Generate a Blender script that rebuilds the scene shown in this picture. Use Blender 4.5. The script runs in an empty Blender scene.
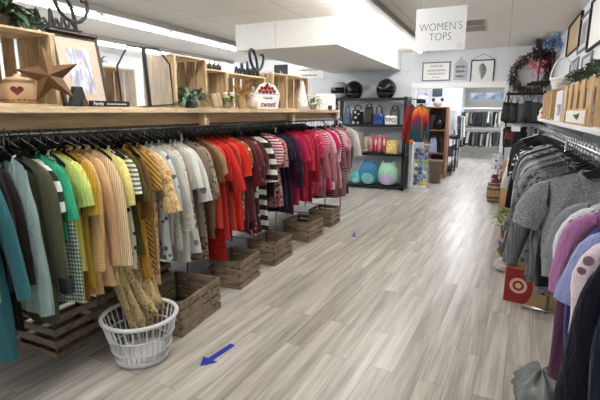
import bpy, math, random
from math import sin, cos, pi, radians, sqrt, exp
from mathutils import Matrix, Vector, Euler

S = bpy.context.scene
COL = S.collection
RNG = random.Random(7)

# ------------------------------------------------------------------ materials
def lin(h):
    if isinstance(h, (tuple, list)):
        return (h[0], h[1], h[2], 1)
    h = h.lstrip('#')
    c = [int(h[i:i+2], 16)/255 for i in (0, 2, 4)]
    return tuple(x/12.92 if x <= .04045 else ((x+.055)/1.055)**2.4 for x in c) + (1,)

_M = {}
def base_mat(key):
    m = bpy.data.materials.new(key); m.use_nodes = True
    nt = m.node_tree; b = nt.nodes['Principled BSDF']
    return m, nt, b

class N:
    """small node-tree writer"""
    def __init__(s, nt): s.nt = nt
    def n(s, t, **kw):
        x = s.nt.nodes.new(t)
        for k, v in kw.items(): setattr(x, k, v)
        return x
    def l(s, a, b): s.nt.links.new(a, b)
    def put(s, sock, v):
        if hasattr(v, 'is_output') or hasattr(v, 'links'): s.l(v, sock)
        else: sock.default_value = v
    def math(s, op, a, b=0.0, c=None):
        x = s.n('ShaderNodeMath', operation=op); s.put(x.inputs[0], a); s.put(x.inputs[1], b)
        if c is not None: s.put(x.inputs[2], c)
        return x.outputs[0]
    def mix(s, f, a, b, blend='MIX'):
        x = s.n('ShaderNodeMix', data_type='RGBA', blend_type=blend)
        s.put(x.inputs['Factor'], f); s.put(x.inputs[6], a); s.put(x.inputs[7], b)
        return x.outputs[2]
    def noise(s, vec, scale, detail=3, rough=.55):
        x = s.n('ShaderNodeTexNoise'); s.l(vec, x.inputs['Vector'])
        x.inputs['Scale'].default_value = scale; x.inputs['Detail'].default_value = detail; x.inputs['Roughness'].default_value = rough
        return x.outputs['Fac']
    def voro(s, vec, scale, out='Distance'):
        x = s.n('ShaderNodeTexVoronoi'); s.l(vec, x.inputs['Vector']); x.inputs['Scale'].default_value = scale
        return x.outputs[out]
    def obj(s): return s.n('ShaderNodeTexCoord').outputs['Object']
    def scale(s, vec, sc, rot=(0,0,0)):
        x = s.n('ShaderNodeMapping'); s.l(vec, x.inputs['Vector']); x.inputs['Scale'].default_value = sc; x.inputs['Rotation'].default_value = rot
        return x.outputs[0]
    def sep(s, vec):
        x = s.n('ShaderNodeSeparateXYZ'); s.l(vec, x.inputs[0]); return x.outputs
    def ramp(s, f, stops):
        x = s.n('ShaderNodeValToRGB'); s.l(f, x.inputs[0]); e = x.color_ramp.elements
        while len(e) < len(stops): e.new(.5)
        for el, (p, c) in zip(e, stops): el.position = p; el.color = lin(c)
        return x.outputs[0]
    def bump(s, h, strength, dist, b):
        x = s.n('ShaderNodeBump'); s.l(h, x.inputs['Height']); x.inputs['Strength'].default_value = strength; x.inputs['Distance'].default_value = dist
        s.l(x.outputs[0], b.inputs['Normal'])

def plain(col, rough=.5, metal=0.0, var=.12, key=None, spec=None):
    k = ('plain', col, rough, metal, var)
    if k in _M: return _M[k]
    m, nt, b = base_mat(key or 'plain'); g = N(nt)
    c = lin(col); v = g.noise(g.obj(), 9, 4)
    d = tuple(max(0, x*(1-var)) for x in c[:3])+(1,); u = tuple(min(1, x*(1+var)) for x in c[:3])+(1,)
    g.l(g.mix(v, d, u), b.inputs['Base Color'])
    b.inputs['Roughness'].default_value = rough; b.inputs['Metallic'].default_value = metal
    if spec is not None: b.inputs['Specular IOR Level'].default_value = spec
    _M[k] = m; return m

def emit(col, s):
    k = ('emit', col, s)
    if k in _M: return _M[k]
    m, nt, b = base_mat('lit_tube')
    b.inputs['Base Color'].default_value = lin(col); b.inputs['Emission Color'].default_value = lin(col); b.inputs['Emission Strength'].default_value = s
    _M[k] = m; return m

def glass(col='#ffffff', rough=.05, alpha=.25):
    k = ('glass', col, rough, alpha)
    if k in _M: return _M[k]
    m, nt, b = base_mat('clear'); g = N(nt)
    tr = g.n('ShaderNodeBsdfTransparent'); mx = g.n('ShaderNodeMixShader')
    tr.inputs[0].default_value = lin(col)
    b.inputs['Base Color'].default_value = lin(col); b.inputs['Roughness'].default_value = rough
    mx.inputs[0].default_value = alpha
    g.l(tr.outputs[0], mx.inputs[1]); g.l(b.outputs[0], mx.inputs[2])
    g.l(mx.outputs[0], nt.nodes['Material Output'].inputs[0])
    _M[k] = m; return m

def wood(c1, c2, sc=(3, 3, 30), rough=.6, key='wood'):
    """grain runs along the axis with the small scale"""
    k = ('wood', c1, c2, sc, rough)
    if k in _M: return _M[k]
    m, nt, b = base_mat(key); g = N(nt); o = g.obj()
    a = g.noise(g.scale(o, sc), 3, 5, .6); q = g.noise(g.scale(o, tuple(x*4 for x in sc)), 3, 3)
    f = g.math('ADD', g.math('MULTIPLY', a, .75), g.math('MULTIPLY', q, .25))
    g.l(g.ramp(f, [(.3, c2), (.62, c1)]), b.inputs['Base Color'])
    b.inputs['Roughness'].default_value = rough
    g.bump(q, .25, .003, b)
    _M[k] = m; return m

def cloth(pat, c1, c2=None, sc=1.0, c3=None):
    k = ('cloth', pat, c1, c2, sc, c3)
    if k in _M: return _M[k]
    m, nt, b = base_mat('cloth'); g = N(nt); o = g.obj(); x, y, z = g.sep(o)
    A = lin(c1); B = lin(c2) if c2 else A
    wr = g.noise(o, 5, 4)
    if pat == 'plain':
        col = A
    elif pat == 'hstripe':
        f = g.math('GREATER_THAN', g.math('FRACT', g.math('MULTIPLY', z, 22*sc)), .5); col = g.mix(f, A, B)
    elif pat == 'vstripe':
        f = g.math('GREATER_THAN', g.math('FRACT', g.math('MULTIPLY', g.math('ADD', x, y), 30*sc)), .55); col = g.mix(f, A, B)
    elif pat == 'dstripe':
        f = g.math('GREATER_THAN', g.math('FRACT', g.math('MULTIPLY', g.math('ADD', g.math('ADD', x, y), g.math('MULTIPLY', z, 1.2)), 16*sc)), .5); col = g.mix(f, A, B)
    elif pat == 'check':
        f1 = g.math('GREATER_THAN', g.math('FRACT', g.math('MULTIPLY', z, 38*sc)), .5)
        f2 = g.math('GREATER_THAN', g.math('FRACT', g.math('MULTIPLY', g.math('ADD', x, y), 38*sc)), .5)
        col = g.mix(g.math('MULTIPLY', g.math('ADD', f1, f2), .5), A, B)
    elif pat == 'floral':
        f = g.math('LESS_THAN', g.voro(g.scale(o, (1, 1, 1)), 22*sc), .34); col = g.mix(f, A, B)
        if c3: col = g.mix(g.math('LESS_THAN', g.voro(g.scale(o, (1.3, 1.1, .9), (1, 2, 0)), 34*sc), .25), col, lin(c3))
    elif pat == 'paisley':
        q = g.noise(o, 24*sc, 4, .65); col = g.ramp(q, [(.38, c1), (.47, c2), (.6, c3 or c1)])
    elif pat == 'heather':
        q = g.noise(g.scale(o, (1, 1, 3)), 130*sc, 3, .7); col = g.ramp(q, [(.38, c1), (.62, c2)])
    elif pat == 'lace':
        q = g.voro(o, 60*sc); col = g.ramp(q, [(.25, c1), (.45, c2)])
    elif pat == 'tiedye':
        q = g.noise(o, 4*sc, 2); t = g.math('ADD', g.math('MULTIPLY', z, -1.3), g.math('MULTIPLY', q, .5))
        col = g.ramp(t, [(.25, '#d8531c'), (.5, '#f0a52c'), (.66, '#d9452c'), (.82, '#7c1d4c'), (.98, '#20505c')])
    v = g.math('ADD', g.math('MULTIPLY', g.noise(o, 240, 2), .3), .85)
    vv = g.n('ShaderNodeCombineColor'); [g.l(v, vv.inputs[i]) for i in range(3)]
    g.l(g.mix(1.0, col, vv.outputs[0], 'MULTIPLY'), b.inputs['Base Color'])
    b.inputs['Roughness'].default_value = .92; b.inputs['Specular IOR Level'].default_value = .2
    b.inputs['Sheen Weight'].default_value = .1
    g.bump(g.noise(g.scale(o, (2.4, 2.4, .6)), 8, 4, .6), 1.0, .03, b)
    _M[k] = m; return m

# ------------------------------------------------------------------ mesh writer
class MB:
    def __init__(s): s.v = []; s.f = []
    def add(s, vs, fs, M=None):
        k = len(s.v)
        s.v += [tuple(M @ Vector(p)) for p in vs] if M is not None else [tuple(p) for p in vs]
        s.f += [tuple(k+i for i in f) for f in fs]; return s
    def box(s, c, d, R=None):
        x, y, z = (q/2 for q in d)
        vs = [Vector((a*x, b*y, e*z)) for a in (-1, 1) for b in (-1, 1) for e in (-1, 1)]
        if R is not None: vs = [R @ v for v in vs]
        vs = [v+Vector(c) for v in vs]
        return s.add(vs, [(0,1,3,2), (4,6,7,5), (0,4,5,1), (2,3,7,6), (0,2,6,4), (1,5,7,3)])
    def bb(s, x0, x1, y0, y1, z0, z1): return s.box(((x0+x1)/2, (y0+y1)/2, (z0+z1)/2), (abs(x1-x0), abs(y1-y0), abs(z1-z0)))
    def tube(s, pts, r, n=8, closed=False, M=None, flat=1.0):
        P = [Vector(p) for p in pts]; L = len(P); vs = []; fs = []
        up = None
        for i, p in enumerate(P):
            if closed: t = P[(i+1) % L]-P[i-1]
            else: t = P[min(i+1, L-1)]-P[max(i-1, 0)]
            t = t.normalized() if t.length > 1e-9 else Vector((0, 0, 1))
            if up is None:
                up = Vector((0, 0, 1)) if abs(t.z) < .9 else Vector((1, 0, 0))
            a = up-t*up.dot(t); a = a.normalized() if a.length > 1e-6 else t.orthogonal().normalized()
            up = a; b = t.cross(a); rr = r[i] if isinstance(r, (list, tuple)) else r
            for k in range(n):
                q = 2*pi*k/n; vs.append(p+a*(cos(q)*rr*flat)+b*(sin(q)*rr))
        for i in range(L if closed else L-1):
            for k in range(n):
                j = (i+1) % L
                fs.append((i*n+k, i*n+(k+1) % n, j*n+(k+1) % n, j*n+k))
        if not closed:
            fs.append(tuple(range(n-1, -1, -1))); fs.append(tuple((L-1)*n+k for k in range(n)))
        return s.add(vs, fs, M)
    def lathe(s, prof, n=24, M=None, cap=True):
        vs = []; fs = []
        for r, z in prof:
            for k in range(n): vs.append((r*cos(2*pi*k/n), r*sin(2*pi*k/n), z))
        for i in range(len(prof)-1):
            for k in range(n): fs.append((i*n+k, i*n+(k+1) % n, (i+1)*n+(k+1) % n, (i+1)*n+k))
        if cap:
            if prof[0][0] > 1e-4: fs.append(tuple(range(n-1, -1, -1)))
            if prof[-1][0] > 1e-4: fs.append(tuple((len(prof)-1)*n+k for k in range(n)))
        return s.add(vs, fs, M)
    def sheet(s, fn, nu, nv, cu=False, M=None):
        vs = []; fs = []
        for j in range(nv+1):
            for i in range(nu if cu else nu+1): vs.append(fn(i/nu, j/nv))
        w = nu if cu else nu+1
        for j in range(nv):
            for i in range(nu): fs.append((j*w+i, j*w+(i+1) % w, (j+1)*w+(i+1) % w, (j+1)*w+i))
        return s.add(vs, fs, M)
    def ell(s, c, r, nu=14, nv=9, M=None, lump=0, seed=0):
        rr = random.Random(seed); ph = [rr.uniform(0, 6) for _ in range(4)]
        def fn(u, v):
            a = 2*pi*u; b = pi*(v-.5)
            k = 1+lump*(sin(3*a+ph[0])*cos(2*b+ph[1])+.6*sin(5*a+4*b+ph[2]))*cos(b)
            return (c[0]+r[0]*k*cos(b)*cos(a), c[1]+r[1]*k*cos(b)*sin(a), c[2]+r[2]*k*sin(b))
        return s.sheet(fn, nu, nv, True, M)
    def prism(s, poly, t, M=None):
        """outline in XZ, thickness t along Y, centred"""
        n = len(poly)
        vs = [(x, -t/2, z) for x, z in poly]+[(x, t/2, z) for x, z in poly]
        fs = [tuple(range(n)), tuple(range(2*n-1, n-1, -1))]+[(i, i+n, (i+1) % n+n, (i+1) % n) for i in range(n)]
        return s.add(vs, fs, M)
    def build(s, name, mat, parent=None, smooth=False, bevel=0, solid=0, sub=0):
        me = bpy.data.meshes.new(name); me.from_pydata(s.v, [], s.f); me.validate(); me.update()
        if smooth:
            me.polygons.foreach_set('use_smooth', [True]*len(me.polygons))
        o = bpy.data.objects.new(name, me); COL.objects.link(o)
        if mat: me.materials.append(mat)
        if parent is not None: o.parent = parent
        if solid:
            q = o.modifiers.new('Solidify', 'SOLIDIFY'); q.thickness = solid; q.offset = 0
        if bevel:
            q = o.modifiers.new('Bevel', 'BEVEL'); q.width = bevel; q.segments = 2; q.limit_method = 'ANGLE'
        if sub:
            q = o.modifiers.new('Subsurf', 'SUBSURF'); q.levels = sub; q.render_levels = sub
        return o

_labels = {}
def tag(o, label, cat, group=None, kind=None):
    if label:
        o['label'] = label
        n = len(label.split())
        if not 4 <= n <= 16: print('LABELLEN', n, label)
        if label in _labels and not group: print('DUP', label)
        _labels[label] = 1
    if cat: o['category'] = cat
    if group: o['group'] = group
    if kind: o['kind'] = kind
    return o
def thing(name, label, cat, loc=(0,0,0), rz=0.0, group=None, rot=None):
    o = bpy.data.objects.new(name, None); COL.objects.link(o); o.empty_display_size = .05
    o.location = loc; o.rotation_euler = rot if rot else (0, 0, rz)
    return tag(o, label, cat, group)
def struct(o): o['kind'] = 'structure'; return o
def copy_tree(o, parent=None):
    c = o.copy(); COL.objects.link(c)
    if parent is not None: c.parent = parent
    for ch in list(o.children): copy_tree(ch, c)
    return c
def text_mesh(name, body, size, mat, parent, loc, rot, depth=.001, align='CENTER', shear=0, sx=1.0, bold=0):
    cu = bpy.data.curves.new(name, 'FONT'); cu.body = body; cu.size = size; cu.align_x = align; cu.align_y = 'CENTER'
    cu.extrude = depth; cu.resolution_u = 3; cu.shear = shear; cu.offset = bold; cu.space_line = 1.0
    t = bpy.data.objects.new(name, cu); COL.objects.link(t)
    dg = bpy.context.evaluated_depsgraph_get(); dg.update()
    me = bpy.data.meshes.new_from_object(t.evaluated_get(dg), depsgraph=dg)
    bpy.data.objects.remove(t); bpy.data.curves.remove(cu)
    me.materials.clear(); me.materials.append(mat)
    o = bpy.data.objects.new(name, me); COL.objects.link(o); o.parent = parent
    o.location = loc; o.rotation_euler = rot; o.scale = (sx, 1, 1)
    return o
FRONT = (pi/2, 0, 0)          # text facing -Y
AISLE = (pi/2, 0, pi/2)       # text facing +X
def Rz(a): return Matrix.Rotation(a, 3, 'Z')
def T(x, y, z): return Matrix.Translation((x, y, z))

# ------------------------------------------------------------------ palette
PINE = wood('#dbc5a0', '#9f8159', (6, .9, 6), .6, 'pine')
PINEV = wood('#cbb28b', '#836745', (6, 6, .9), .6, 'pine_upright')
DARKWOOD = wood('#94816a', '#5a4a3a', (7, 1, 7), .65, 'stained_crate_wood')
DARKPOST = wood('#5b4a3a', '#33281e', (7, 7, 1), .7, 'stained_crate_post')
WEATH = wood('#b39b7d', '#7c6248', (9, 9, .8), .75, 'weathered_plank')
BLACK = plain('#17171a', .35, 0, .1); BLACKM = plain('#141416', .55, .2, .1)
CHROME = plain('#b9bcc0', .22, 1.0, .05); WHITEP = plain('#e9e9ea', .4, 0, .03); WHITE = plain('#efefee', .6, 0, .03)
GREY = plain('#8d8e90', .6); HANG = plain('#101013', .3, 0, .1); IRON = plain('#26272a', .5, .4, .15)

# ------------------------------------------------------------------ setting
CH = 2.8
def make_floor():
    m, nt, b = base_mat('grey_oak_planks'); g = N(nt); o = g.obj()
    p = g.scale(o, (1, 1, 1), (0, 0, pi/2-radians(-3)))
    br = g.n('ShaderNodeTexBrick', offset=.37, offset_frequency=2); g.l(p, br.inputs['Vector'])
    for k, v in (('Scale', 1), ('Mortar Size', .0022), ('Mortar Smooth', .1), ('Bias', 0), ('Brick Width', 1.22), ('Row Height', .155)): br.inputs[k].default_value = v
    br.inputs['Color1'].default_value = (.0, .0, .0, 1); br.inputs['Color2'].default_value = (1, 1, 1, 1); br.inputs['Mortar'].default_value = (.5, .5, .5, 1)
    tone = g.n('ShaderNodeSeparateColor'); g.l(br.outputs['Color'], tone.inputs[0])
    off = g.n('ShaderNodeVectorMath', operation='ADD'); g.l(p, off.inputs[0])
    cmb = g.n('ShaderNodeCombineXYZ'); g.l(g.math('MULTIPLY', tone.outputs[0], 13.7), cmb.inputs[0]); g.l(g.math('MULTIPLY', tone.outputs[0], 5.1), cmb.inputs[2]); g.l(cmb.outputs[0], off.inputs[1])
    q = off.outputs[0]
    broad = g.noise(g.scale(q, (.55, 9, 1)), 1.6, 4, .6); fine = g.noise(g.scale(q, (1.6, 45, 1)), 2, 4, .65)
    f = g.math('ADD', g.math('ADD', g.math('MULTIPLY', broad, .62), g.math('MULTIPLY', fine, .3)), g.math('MULTIPLY', tone.outputs[0], .1))
    col = g.ramp(f, [(.33, '#79726a'), (.5, '#a8a298'), (.66, '#cdc8c0')])
    col = g.mix(g.math('MULTIPLY', br.outputs['Fac'], .55), col, lin('#57504a'))
    g.l(col, b.inputs['Base Color'])
    g.l(g.math('ADD', g.math('MULTIPLY', fine, .22), .24), b.inputs['Roughness'])
    g.bump(g.math('SUBTRACT', fine, br.outputs['Fac']), .15, .002, b)
    f_ = MB().bb(-7.6, 1.2, -2.5, 20.0, -.1, 0).build('floor', m); struct(f_)
make_floor()

def ceil_mat():
    m, nt, b = base_mat('ceiling_panels'); g = N(nt); o = g.obj()
    br = g.n('ShaderNodeTexBrick', offset=0.0); g.l(g.scale(o, (1, 1, 1), (0, 0, pi/2)), br.inputs['Vector'])
    for k, v in (('Scale', 1), ('Mortar Size', .012), ('Mortar Smooth', .3), ('Brick Width', 2.44), ('Row Height', 1.22)): br.inputs[k].default_value = v
    n = g.noise(o, 1.2, 4)
    col = g.mix(n, lin('#e4e2dd'), lin('#f2f1ee'))
    g.l(g.mix(g.math('MULTIPLY', br.outputs['Fac'], .5), col, lin('#b9b5ac')), b.inputs['Base Color'])
    b.inputs['Roughness'].default_value = .85; g.bump(g.noise(o, 160, 3), .15, .002, b)
    return m
CEIL = ceil_mat()
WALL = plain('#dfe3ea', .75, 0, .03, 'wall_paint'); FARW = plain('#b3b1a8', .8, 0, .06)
WALLW = plain('#e3e6ea', .75, 0, .02)
TRIM = plain('#f4f5f6', .45, 0, .02)
struct(MB().bb(-7.6, .9, -2.5, 9.5, CH, CH+.1).build('ceiling', CEIL))
struct(MB().bb(-7.7, -7.6, -2.5, 9.5, 0, CH).build('wall_west', WALL))
struct(MB().bb(.77, .9, -2.5, 9.5, 0, CH).build('wall_east', WALL))
w = MB().bb(-7.6, -1.72, 9.4, 9.52, 0, CH).bb(.03, .77, 9.4, 9.52, 0, CH).bb(-1.72, .03, 9.4, 9.52, 2.14, CH)
struct(w.build('wall_north', WALL))
t_ = MB().bb(-1.76, -1.68, 9.37, 9.55, 0, 2.16).bb(-.01, .07, 9.37, 9.55, 0, 2.16).bb(-1.76, .07, 9.36, 9.55, 2.07, 2.18)
struct(t_.build('trim_1', TRIM, bevel=.006))
# back room seen through the opening
struct(MB().bb(-3.6, -3.5, 9.52, 12.9, 0, 2.75).build('wall_stockroom_west', WALLW))
struct(MB().bb(-3.5, -1.42, 12.8, 12.92, 0, 2.75).build('wall_stockroom_partition', WALLW))
struct(MB().bb(-1.52, -1.42, 12.92, 19, 0, 2.75).build('wall_corridor_west', WALLW))
struct(MB().bb(.36, .46, 9.52, 19, 0, 2.75).build('wall_corridor_east', WALLW))
struct(MB().bb(-1.52, .46, 18.9, 19, 0, 2.75).build('wall_corridor_north', FARW))
struct(MB().bb(-3.6, .46, 9.52, 19, 2.75, 2.83).build('ceiling_stockroom', CEIL))
# boxed duct hanging from the ceiling
def soffit():
    m, nt, b = base_mat('soffit_panel'); g = N(nt); o = g.obj()
    g.l(g.mix(g.noise(o, 14, 5), lin('#d9d9d6'), lin('#eeeeec')), b.inputs['Base Color']); b.inputs['Roughness'].default_value = .8
    g.bump(g.noise(o, 90, 3), .3, .003, b)
    r = MB().bb(-3.53, -2.0, 5.5, 9.4, 2.45, CH).build('soffit_beam', m, bevel=.004); struct(r)
    s = MB()
    for y in (6.3, 7.2, 8.1, 9.0): s.bb(-2.002, -1.997, y, y+.012, 2.45, CH)
    s.bb(-2.9, -2.888, 5.497, 5.502, 2.45, CH); struct(s.build('soffit_beam_seams', plain('#c9c9c6', .8), r))
soffit()

# lights: fluorescent strip fixtures
TUBE = emit('#fffdf9', 29); TUBE_SIDE = emit('#fffdf9', 15)
def strip(x, y0, y1, label, TUBE=TUBE):
    t = thing('fluorescent_strip_light', label, 'ceiling light', (x, 0, CH))
    MB().bb(.02, .13, y0, y1, -.07, 0).build('housing', plain('#8d8b86', .5), t, bevel=.004)
    y = y0
    while y < y1-.1:
        e = min(y+1.2, y1)
        MB().tube([(-.05, y+.03, -.085), (-.05, e-.03, -.085)], .026, 10).build('tube', TUBE, t, True)
        MB().bb(-.06, .02, y-.02, y+.02, -.09, 0).build('lamp_holder', WHITE, t)
        y += 1.2
    MB().bb(-.15, .02, y0, y1, -.035, 0).build('reflector', WHITE, t)
strip(-1.47, -.8, 8.9, 'long fluorescent strip light over the aisle, running towards the doorway')
strip(-4.45, .4, 9.2, 'fluorescent strip light beyond the tops rack, running past the boxed duct', TUBE_SIDE)
strip(-6.1, .4, 9.2, 'farther fluorescent strip light close to the far wall, behind the shelf crates', TUBE_SIDE)

def room_light(name, loc, sx, sy, e, rot=(0,0,0), col=(1, .98, .95)):
    L = bpy.data.lights.new(name, 'AREA'); L.shape = 'RECTANGLE'; L.size = sx; L.size_y = sy; L.energy = e; L.color = col
    o = bpy.data.objects.new(name, L); COL.objects.link(o); o.location = loc; o.rotation_euler = rot; return o
bt = thing('stockroom_strip_light', 'strip light on the ceiling of the room behind the doorway', 'ceiling light', (-.9, 11, 2.75))
MB().bb(-.08, .08, -1.2, 6.4, -.05, 0).build('housing', WHITE, bt)
MB().tube([(0, -1.1, -.07), (0, 6.3, -.07)], .03, 8).build('tube', emit('#f7f9ff', 40), bt, True)

# ceiling vent
v = thing('ceiling_vent', 'dark slotted air vent in the ceiling beyond the hanging sign', 'vent', (-.5, 6.9, CH))
MB().bb(-.2, .2, -.5, .5, -.012, 0).build('frame', plain('#c9c6bf', .5), v)
for k in range(2): MB().bb(-.17, .17, -.42+k*.45, -.05+k*.45, -.016, -.006).build('slat', plain('#8b8883', .7), v)

W = bpy.data.worlds.new('World'); S.world = W; W.use_nodes = True
W.node_tree.nodes['Background'].inputs[0].default_value = (.93, .96, 1, 1); W.node_tree.nodes['Background'].inputs[1].default_value = .4

# ------------------------------------------------------------------ camera
cam = bpy.data.cameras.new('camera'); co = bpy.data.objects.new('camera', cam); COL.objects.link(co)
cam.sensor_width = 36; cam.sensor_fit = 'HORIZONTAL'; cam.lens = 433/600*36; cam.clip_end = 60; cam.clip_start = .02
co.location = (0, 0, 1.6); co.rotation_euler = (radians(90-11.488), 0, radians(24.675)); S.camera = co
S.view_settings.view_transform = 'Standard'; S.view_settings.look = 'None'; S.view_settings.exposure = 0.93; S.view_settings.gamma = 1.0
S.view_settings.use_curve_mapping = False
#PART2
# ------------------------------------------------------------------ garments on hangers
def body_mesh(W, L, Th, seed, neck=.34, nd=.07, flare=.06, tank=False, nu=14, nv=13):
    r = random.Random(seed); p = [r.uniform(0, 6.3) for _ in range(6)]; amp = r.uniform(.006, .014); hem = r.uniform(.01, .03)
    skew = r.uniform(-.03, .03)
    def pt(u, v, side):
        hw = W/2*(1-.10*min(1, v*5)*(1-min(1, max(0, v-.2)*2)) + flare*v)
        if tank: hw *= .72+.28*min(1, v/.3)**1.5
        hw *= 1+.05*v*sin(6*v+p[0])
        x = u*hw + skew*v*v
        zs = -.116-.068*abs(u)**1.25
        if abs(u) < neck:
            k = cos(pi/2*u/neck); zs -= k*(nd if side < 0 else nd*.25)
        z = zs*(1-v) + (-L+hem*sin(2.3*u+p[1]))*v
        e = sqrt(max(0, 1-u*u)); th = .012+Th*(.35+.65*e)*min(1, v*4)**.7
        fold = amp*min(1, v*2.5)*(sin(5.5*u+p[2]+1.2*v)+.6*sin(11*u+p[3]-v*2))
        if abs(u) > .999: th = 0
        return (x, side*th/2+fold+.25*Th*v*sin(3*v+p[4]), z)
    m = MB(); vs = []; fs = []; n = 2*nu
    for j in range(nv+1):
        v = (j/nv)**1.15
        for i in range(nu+1): vs.append(pt(-1+2*i/nu, v, -1))
        for i in range(nu-1, 0, -1): vs.append(pt(-1+2*i/nu, v, 1))
    for j in range(nv):
        for i in range(n): fs.append((j*n+i, (j+1)*n+i, (j+1)*n+(i+1) % n, j*n+(i+1) % n))
    m.add(vs, fs); return m
def sleeve_mesh(sx, W, sl, seed, w0=.078, w1=.066, spread=20):
    r = random.Random(seed*3+sx); a = radians(spread+r.uniform(-7, 7)); ph = r.uniform(0, 6); yb = r.uniform(-.02, .02)
    P0 = Vector((sx*(W/2-.012), 0, -.266)); P1 = P0+Vector((sx*.055, 0, .0)); P2 = P0+Vector((sx*sin(a)*sl+sx*.02, yb, -cos(a)*sl))
    nr = 8 if sl < .3 else 13
    def fn(u, v):
        c = P0*(1-v)**2+P1*(2*v*(1-v))+P2*v*v
        q = min(1, v/.55); ang = pi/2*(1-q)+a*.8*q
        d = Vector((sx*cos(ang), 0, sin(ang)))
        hh = w0*(1-v)+w1*v; ht = .02+.012*v if sl < .3 else .022+.006*sin(pi*v)
        k = 1+.10*v*sin(9*v+ph+4*pi*u)
        t = 2*pi*u
        return tuple(c+d*(hh*k*cos(t))+Vector((0, 1, 0))*(ht*k*sin(t)+.008*v*sin(7*v+ph)))
    return MB().sheet(fn, 12, nr, True)
def band_mesh(W, neck, nd, seed, r=.007):
    pts = []
    for i in range(13):
        u = -neck+2*neck*i/12; pts.append((u*W/2, -.010, -.116-.068*abs(u)**1.25-nd*cos(pi/2*u/neck)))
    for i in range(11, 0, -1):
        u = -neck+2*neck*i/12; pts.append((u*W/2, .010, -.116-.068*abs(u)**1.25-nd*.25*cos(pi/2*u/neck)+.006))
    return MB().tube(pts, r, 6, closed=True)

def make_hanger_proto():
    t = bpy.data.objects.new('clothes_hanger', None); COL.objects.link(t)
    hk = [(.0+.021*cos(a), 0, .021*sin(a)) for a in [radians(q) for q in range(-20, 201, 22)]]
    hk = [(.021*cos(radians(q)), 0, .004+.021*sin(radians(q))) for q in range(200, -61, -20)]+[(.004, 0, -.034), (0, 0, -.05), (0, 0, -.104)]
    MB().tube(hk, .0032, 6).build('hook', plain('#8c8f94', .25, .9), t, True)
    top = [(-.19, -.178), (-.13, -.142), (-.03, -.106), (0, -.088), (.03, -.106), (.13, -.142), (.19, -.178)]
    bot = [(.19, -.200), (.12, -.174), (.03, -.144), (0, -.138), (-.03, -.144), (-.12, -.174), (-.19, -.200)]
    MB().prism([(x, z) for x, z in top+bot][::-1], .010).build('shoulder_frame', HANG, t, bevel=.003)
    return t
HPROTO = make_hanger_proto(); first_hanger = [True]
def hanger(loc, rz, label, group):
    o = HPROTO if first_hanger[0] else copy_tree(HPROTO); first_hanger[0] = False
    o.location = loc; o.rotation_euler = (0, 0, rz); tag(o, label, 'hanger', group); return o

KIND = {  # name, sleeve length, width, neck depth, category
 'tee': ('tee_shirt', .19, .42, .07, 'shirt'), 'long': ('long_sleeved_top', .53, .42, .06, 'top'), 'three': ('blouse', .36, .43, .09, 'blouse'),
 'tank': ('tank_top', 0, .40, .12, 'top'), 'shirt': ('button_shirt', .60, .43, .05, 'shirt'), 'blouse': ('blouse', .24, .43, .10, 'blouse'),
 'jacket': ('jacket', .56, .45, .05, 'jacket'), 'cardigan': ('cardigan', .56, .45, .14, 'cardigan'), 'sleeveless': ('sleeveless_top', 0, .40, .08, 'top')}
def garment(rod, kind, hemz, mat, label, group, seed, rz=0, trim=None, extra=None, spread=(8, 22), wscale=1.0):
    nm, sl, Wd, nd, cat = KIND[kind]; r = random.Random(seed)
    Wd *= wscale*r.uniform(.96, 1.04); t = thing(nm, label, cat, rod, rz, group)
    L = rod[2]-hemz; heavy = kind in ('jacket', 'cardigan')
    b = body_mesh(Wd, L, (.046 if heavy else .034), seed, nd=nd, flare=r.uniform(.02, .16), tank=(sl == 0)).build('torso', mat, t, True)
    if sl:
        for sx in (-1, 1):
            sleeve_mesh(sx, Wd, sl, seed, .088 if heavy else .08, .05 if sl > .4 else .072, (spread[0]+1) if sl > .4 else r.uniform(*spread)).build('sleeve', mat, t, True)
            if kind == 'jacket':
                a = radians(9); e = Vector((sx*(Wd/2-.012+.02), 0, -.266))+Vector((sx*sin(a)*sl, 0, -cos(a)*sl))
                MB().lathe([(.044, -.05), (.047, -.03), (.05, .035), (.044, .037), (.04, -.048)], 14, T(e.x, 0, e.z) @ Matrix.Diagonal((1, .55, 1, 1)), cap=False).build('cuff', trim or mat, t, True)
    band_mesh(Wd, .34, nd, seed, .012 if kind in ('shirt', 'jacket') else .006).build('collar' if kind in ('shirt', 'jacket') else 'neckband', trim or mat, t, True)
    if kind in ('shirt', 'jacket', 'cardigan'):
        pz = -.116-nd-.01
        MB().tube([(.0, -.03, pz), (.004, -.036, -.3), (.008, -.036, -.42), (.006, -.034, -L+.06)], .011, 6).build('placket', trim or mat, t, True)
    return t

def ypx(px, X=-2.12, z=1.34):
    """Y where the front edge of the rack shows at a given column of the photograph"""
    # solved on the floor plan: the rack's front runs parallel to the aisle
    f = 433.; p = radians(11.488); yw = radians(24.675); lo, hi = .6, 12
    for _ in range(50):
        y = (lo+hi)/2; d = Vector((X, y, z-1.6))
        w = d.dot(Vector((-sin(yw)*cos(p), cos(yw)*cos(p), -sin(p)))); u = d.dot(Vector((cos(yw), sin(yw), 0)))
        if 300+f*u/w < px: lo = y
        else: hi = y
    return y
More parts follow.
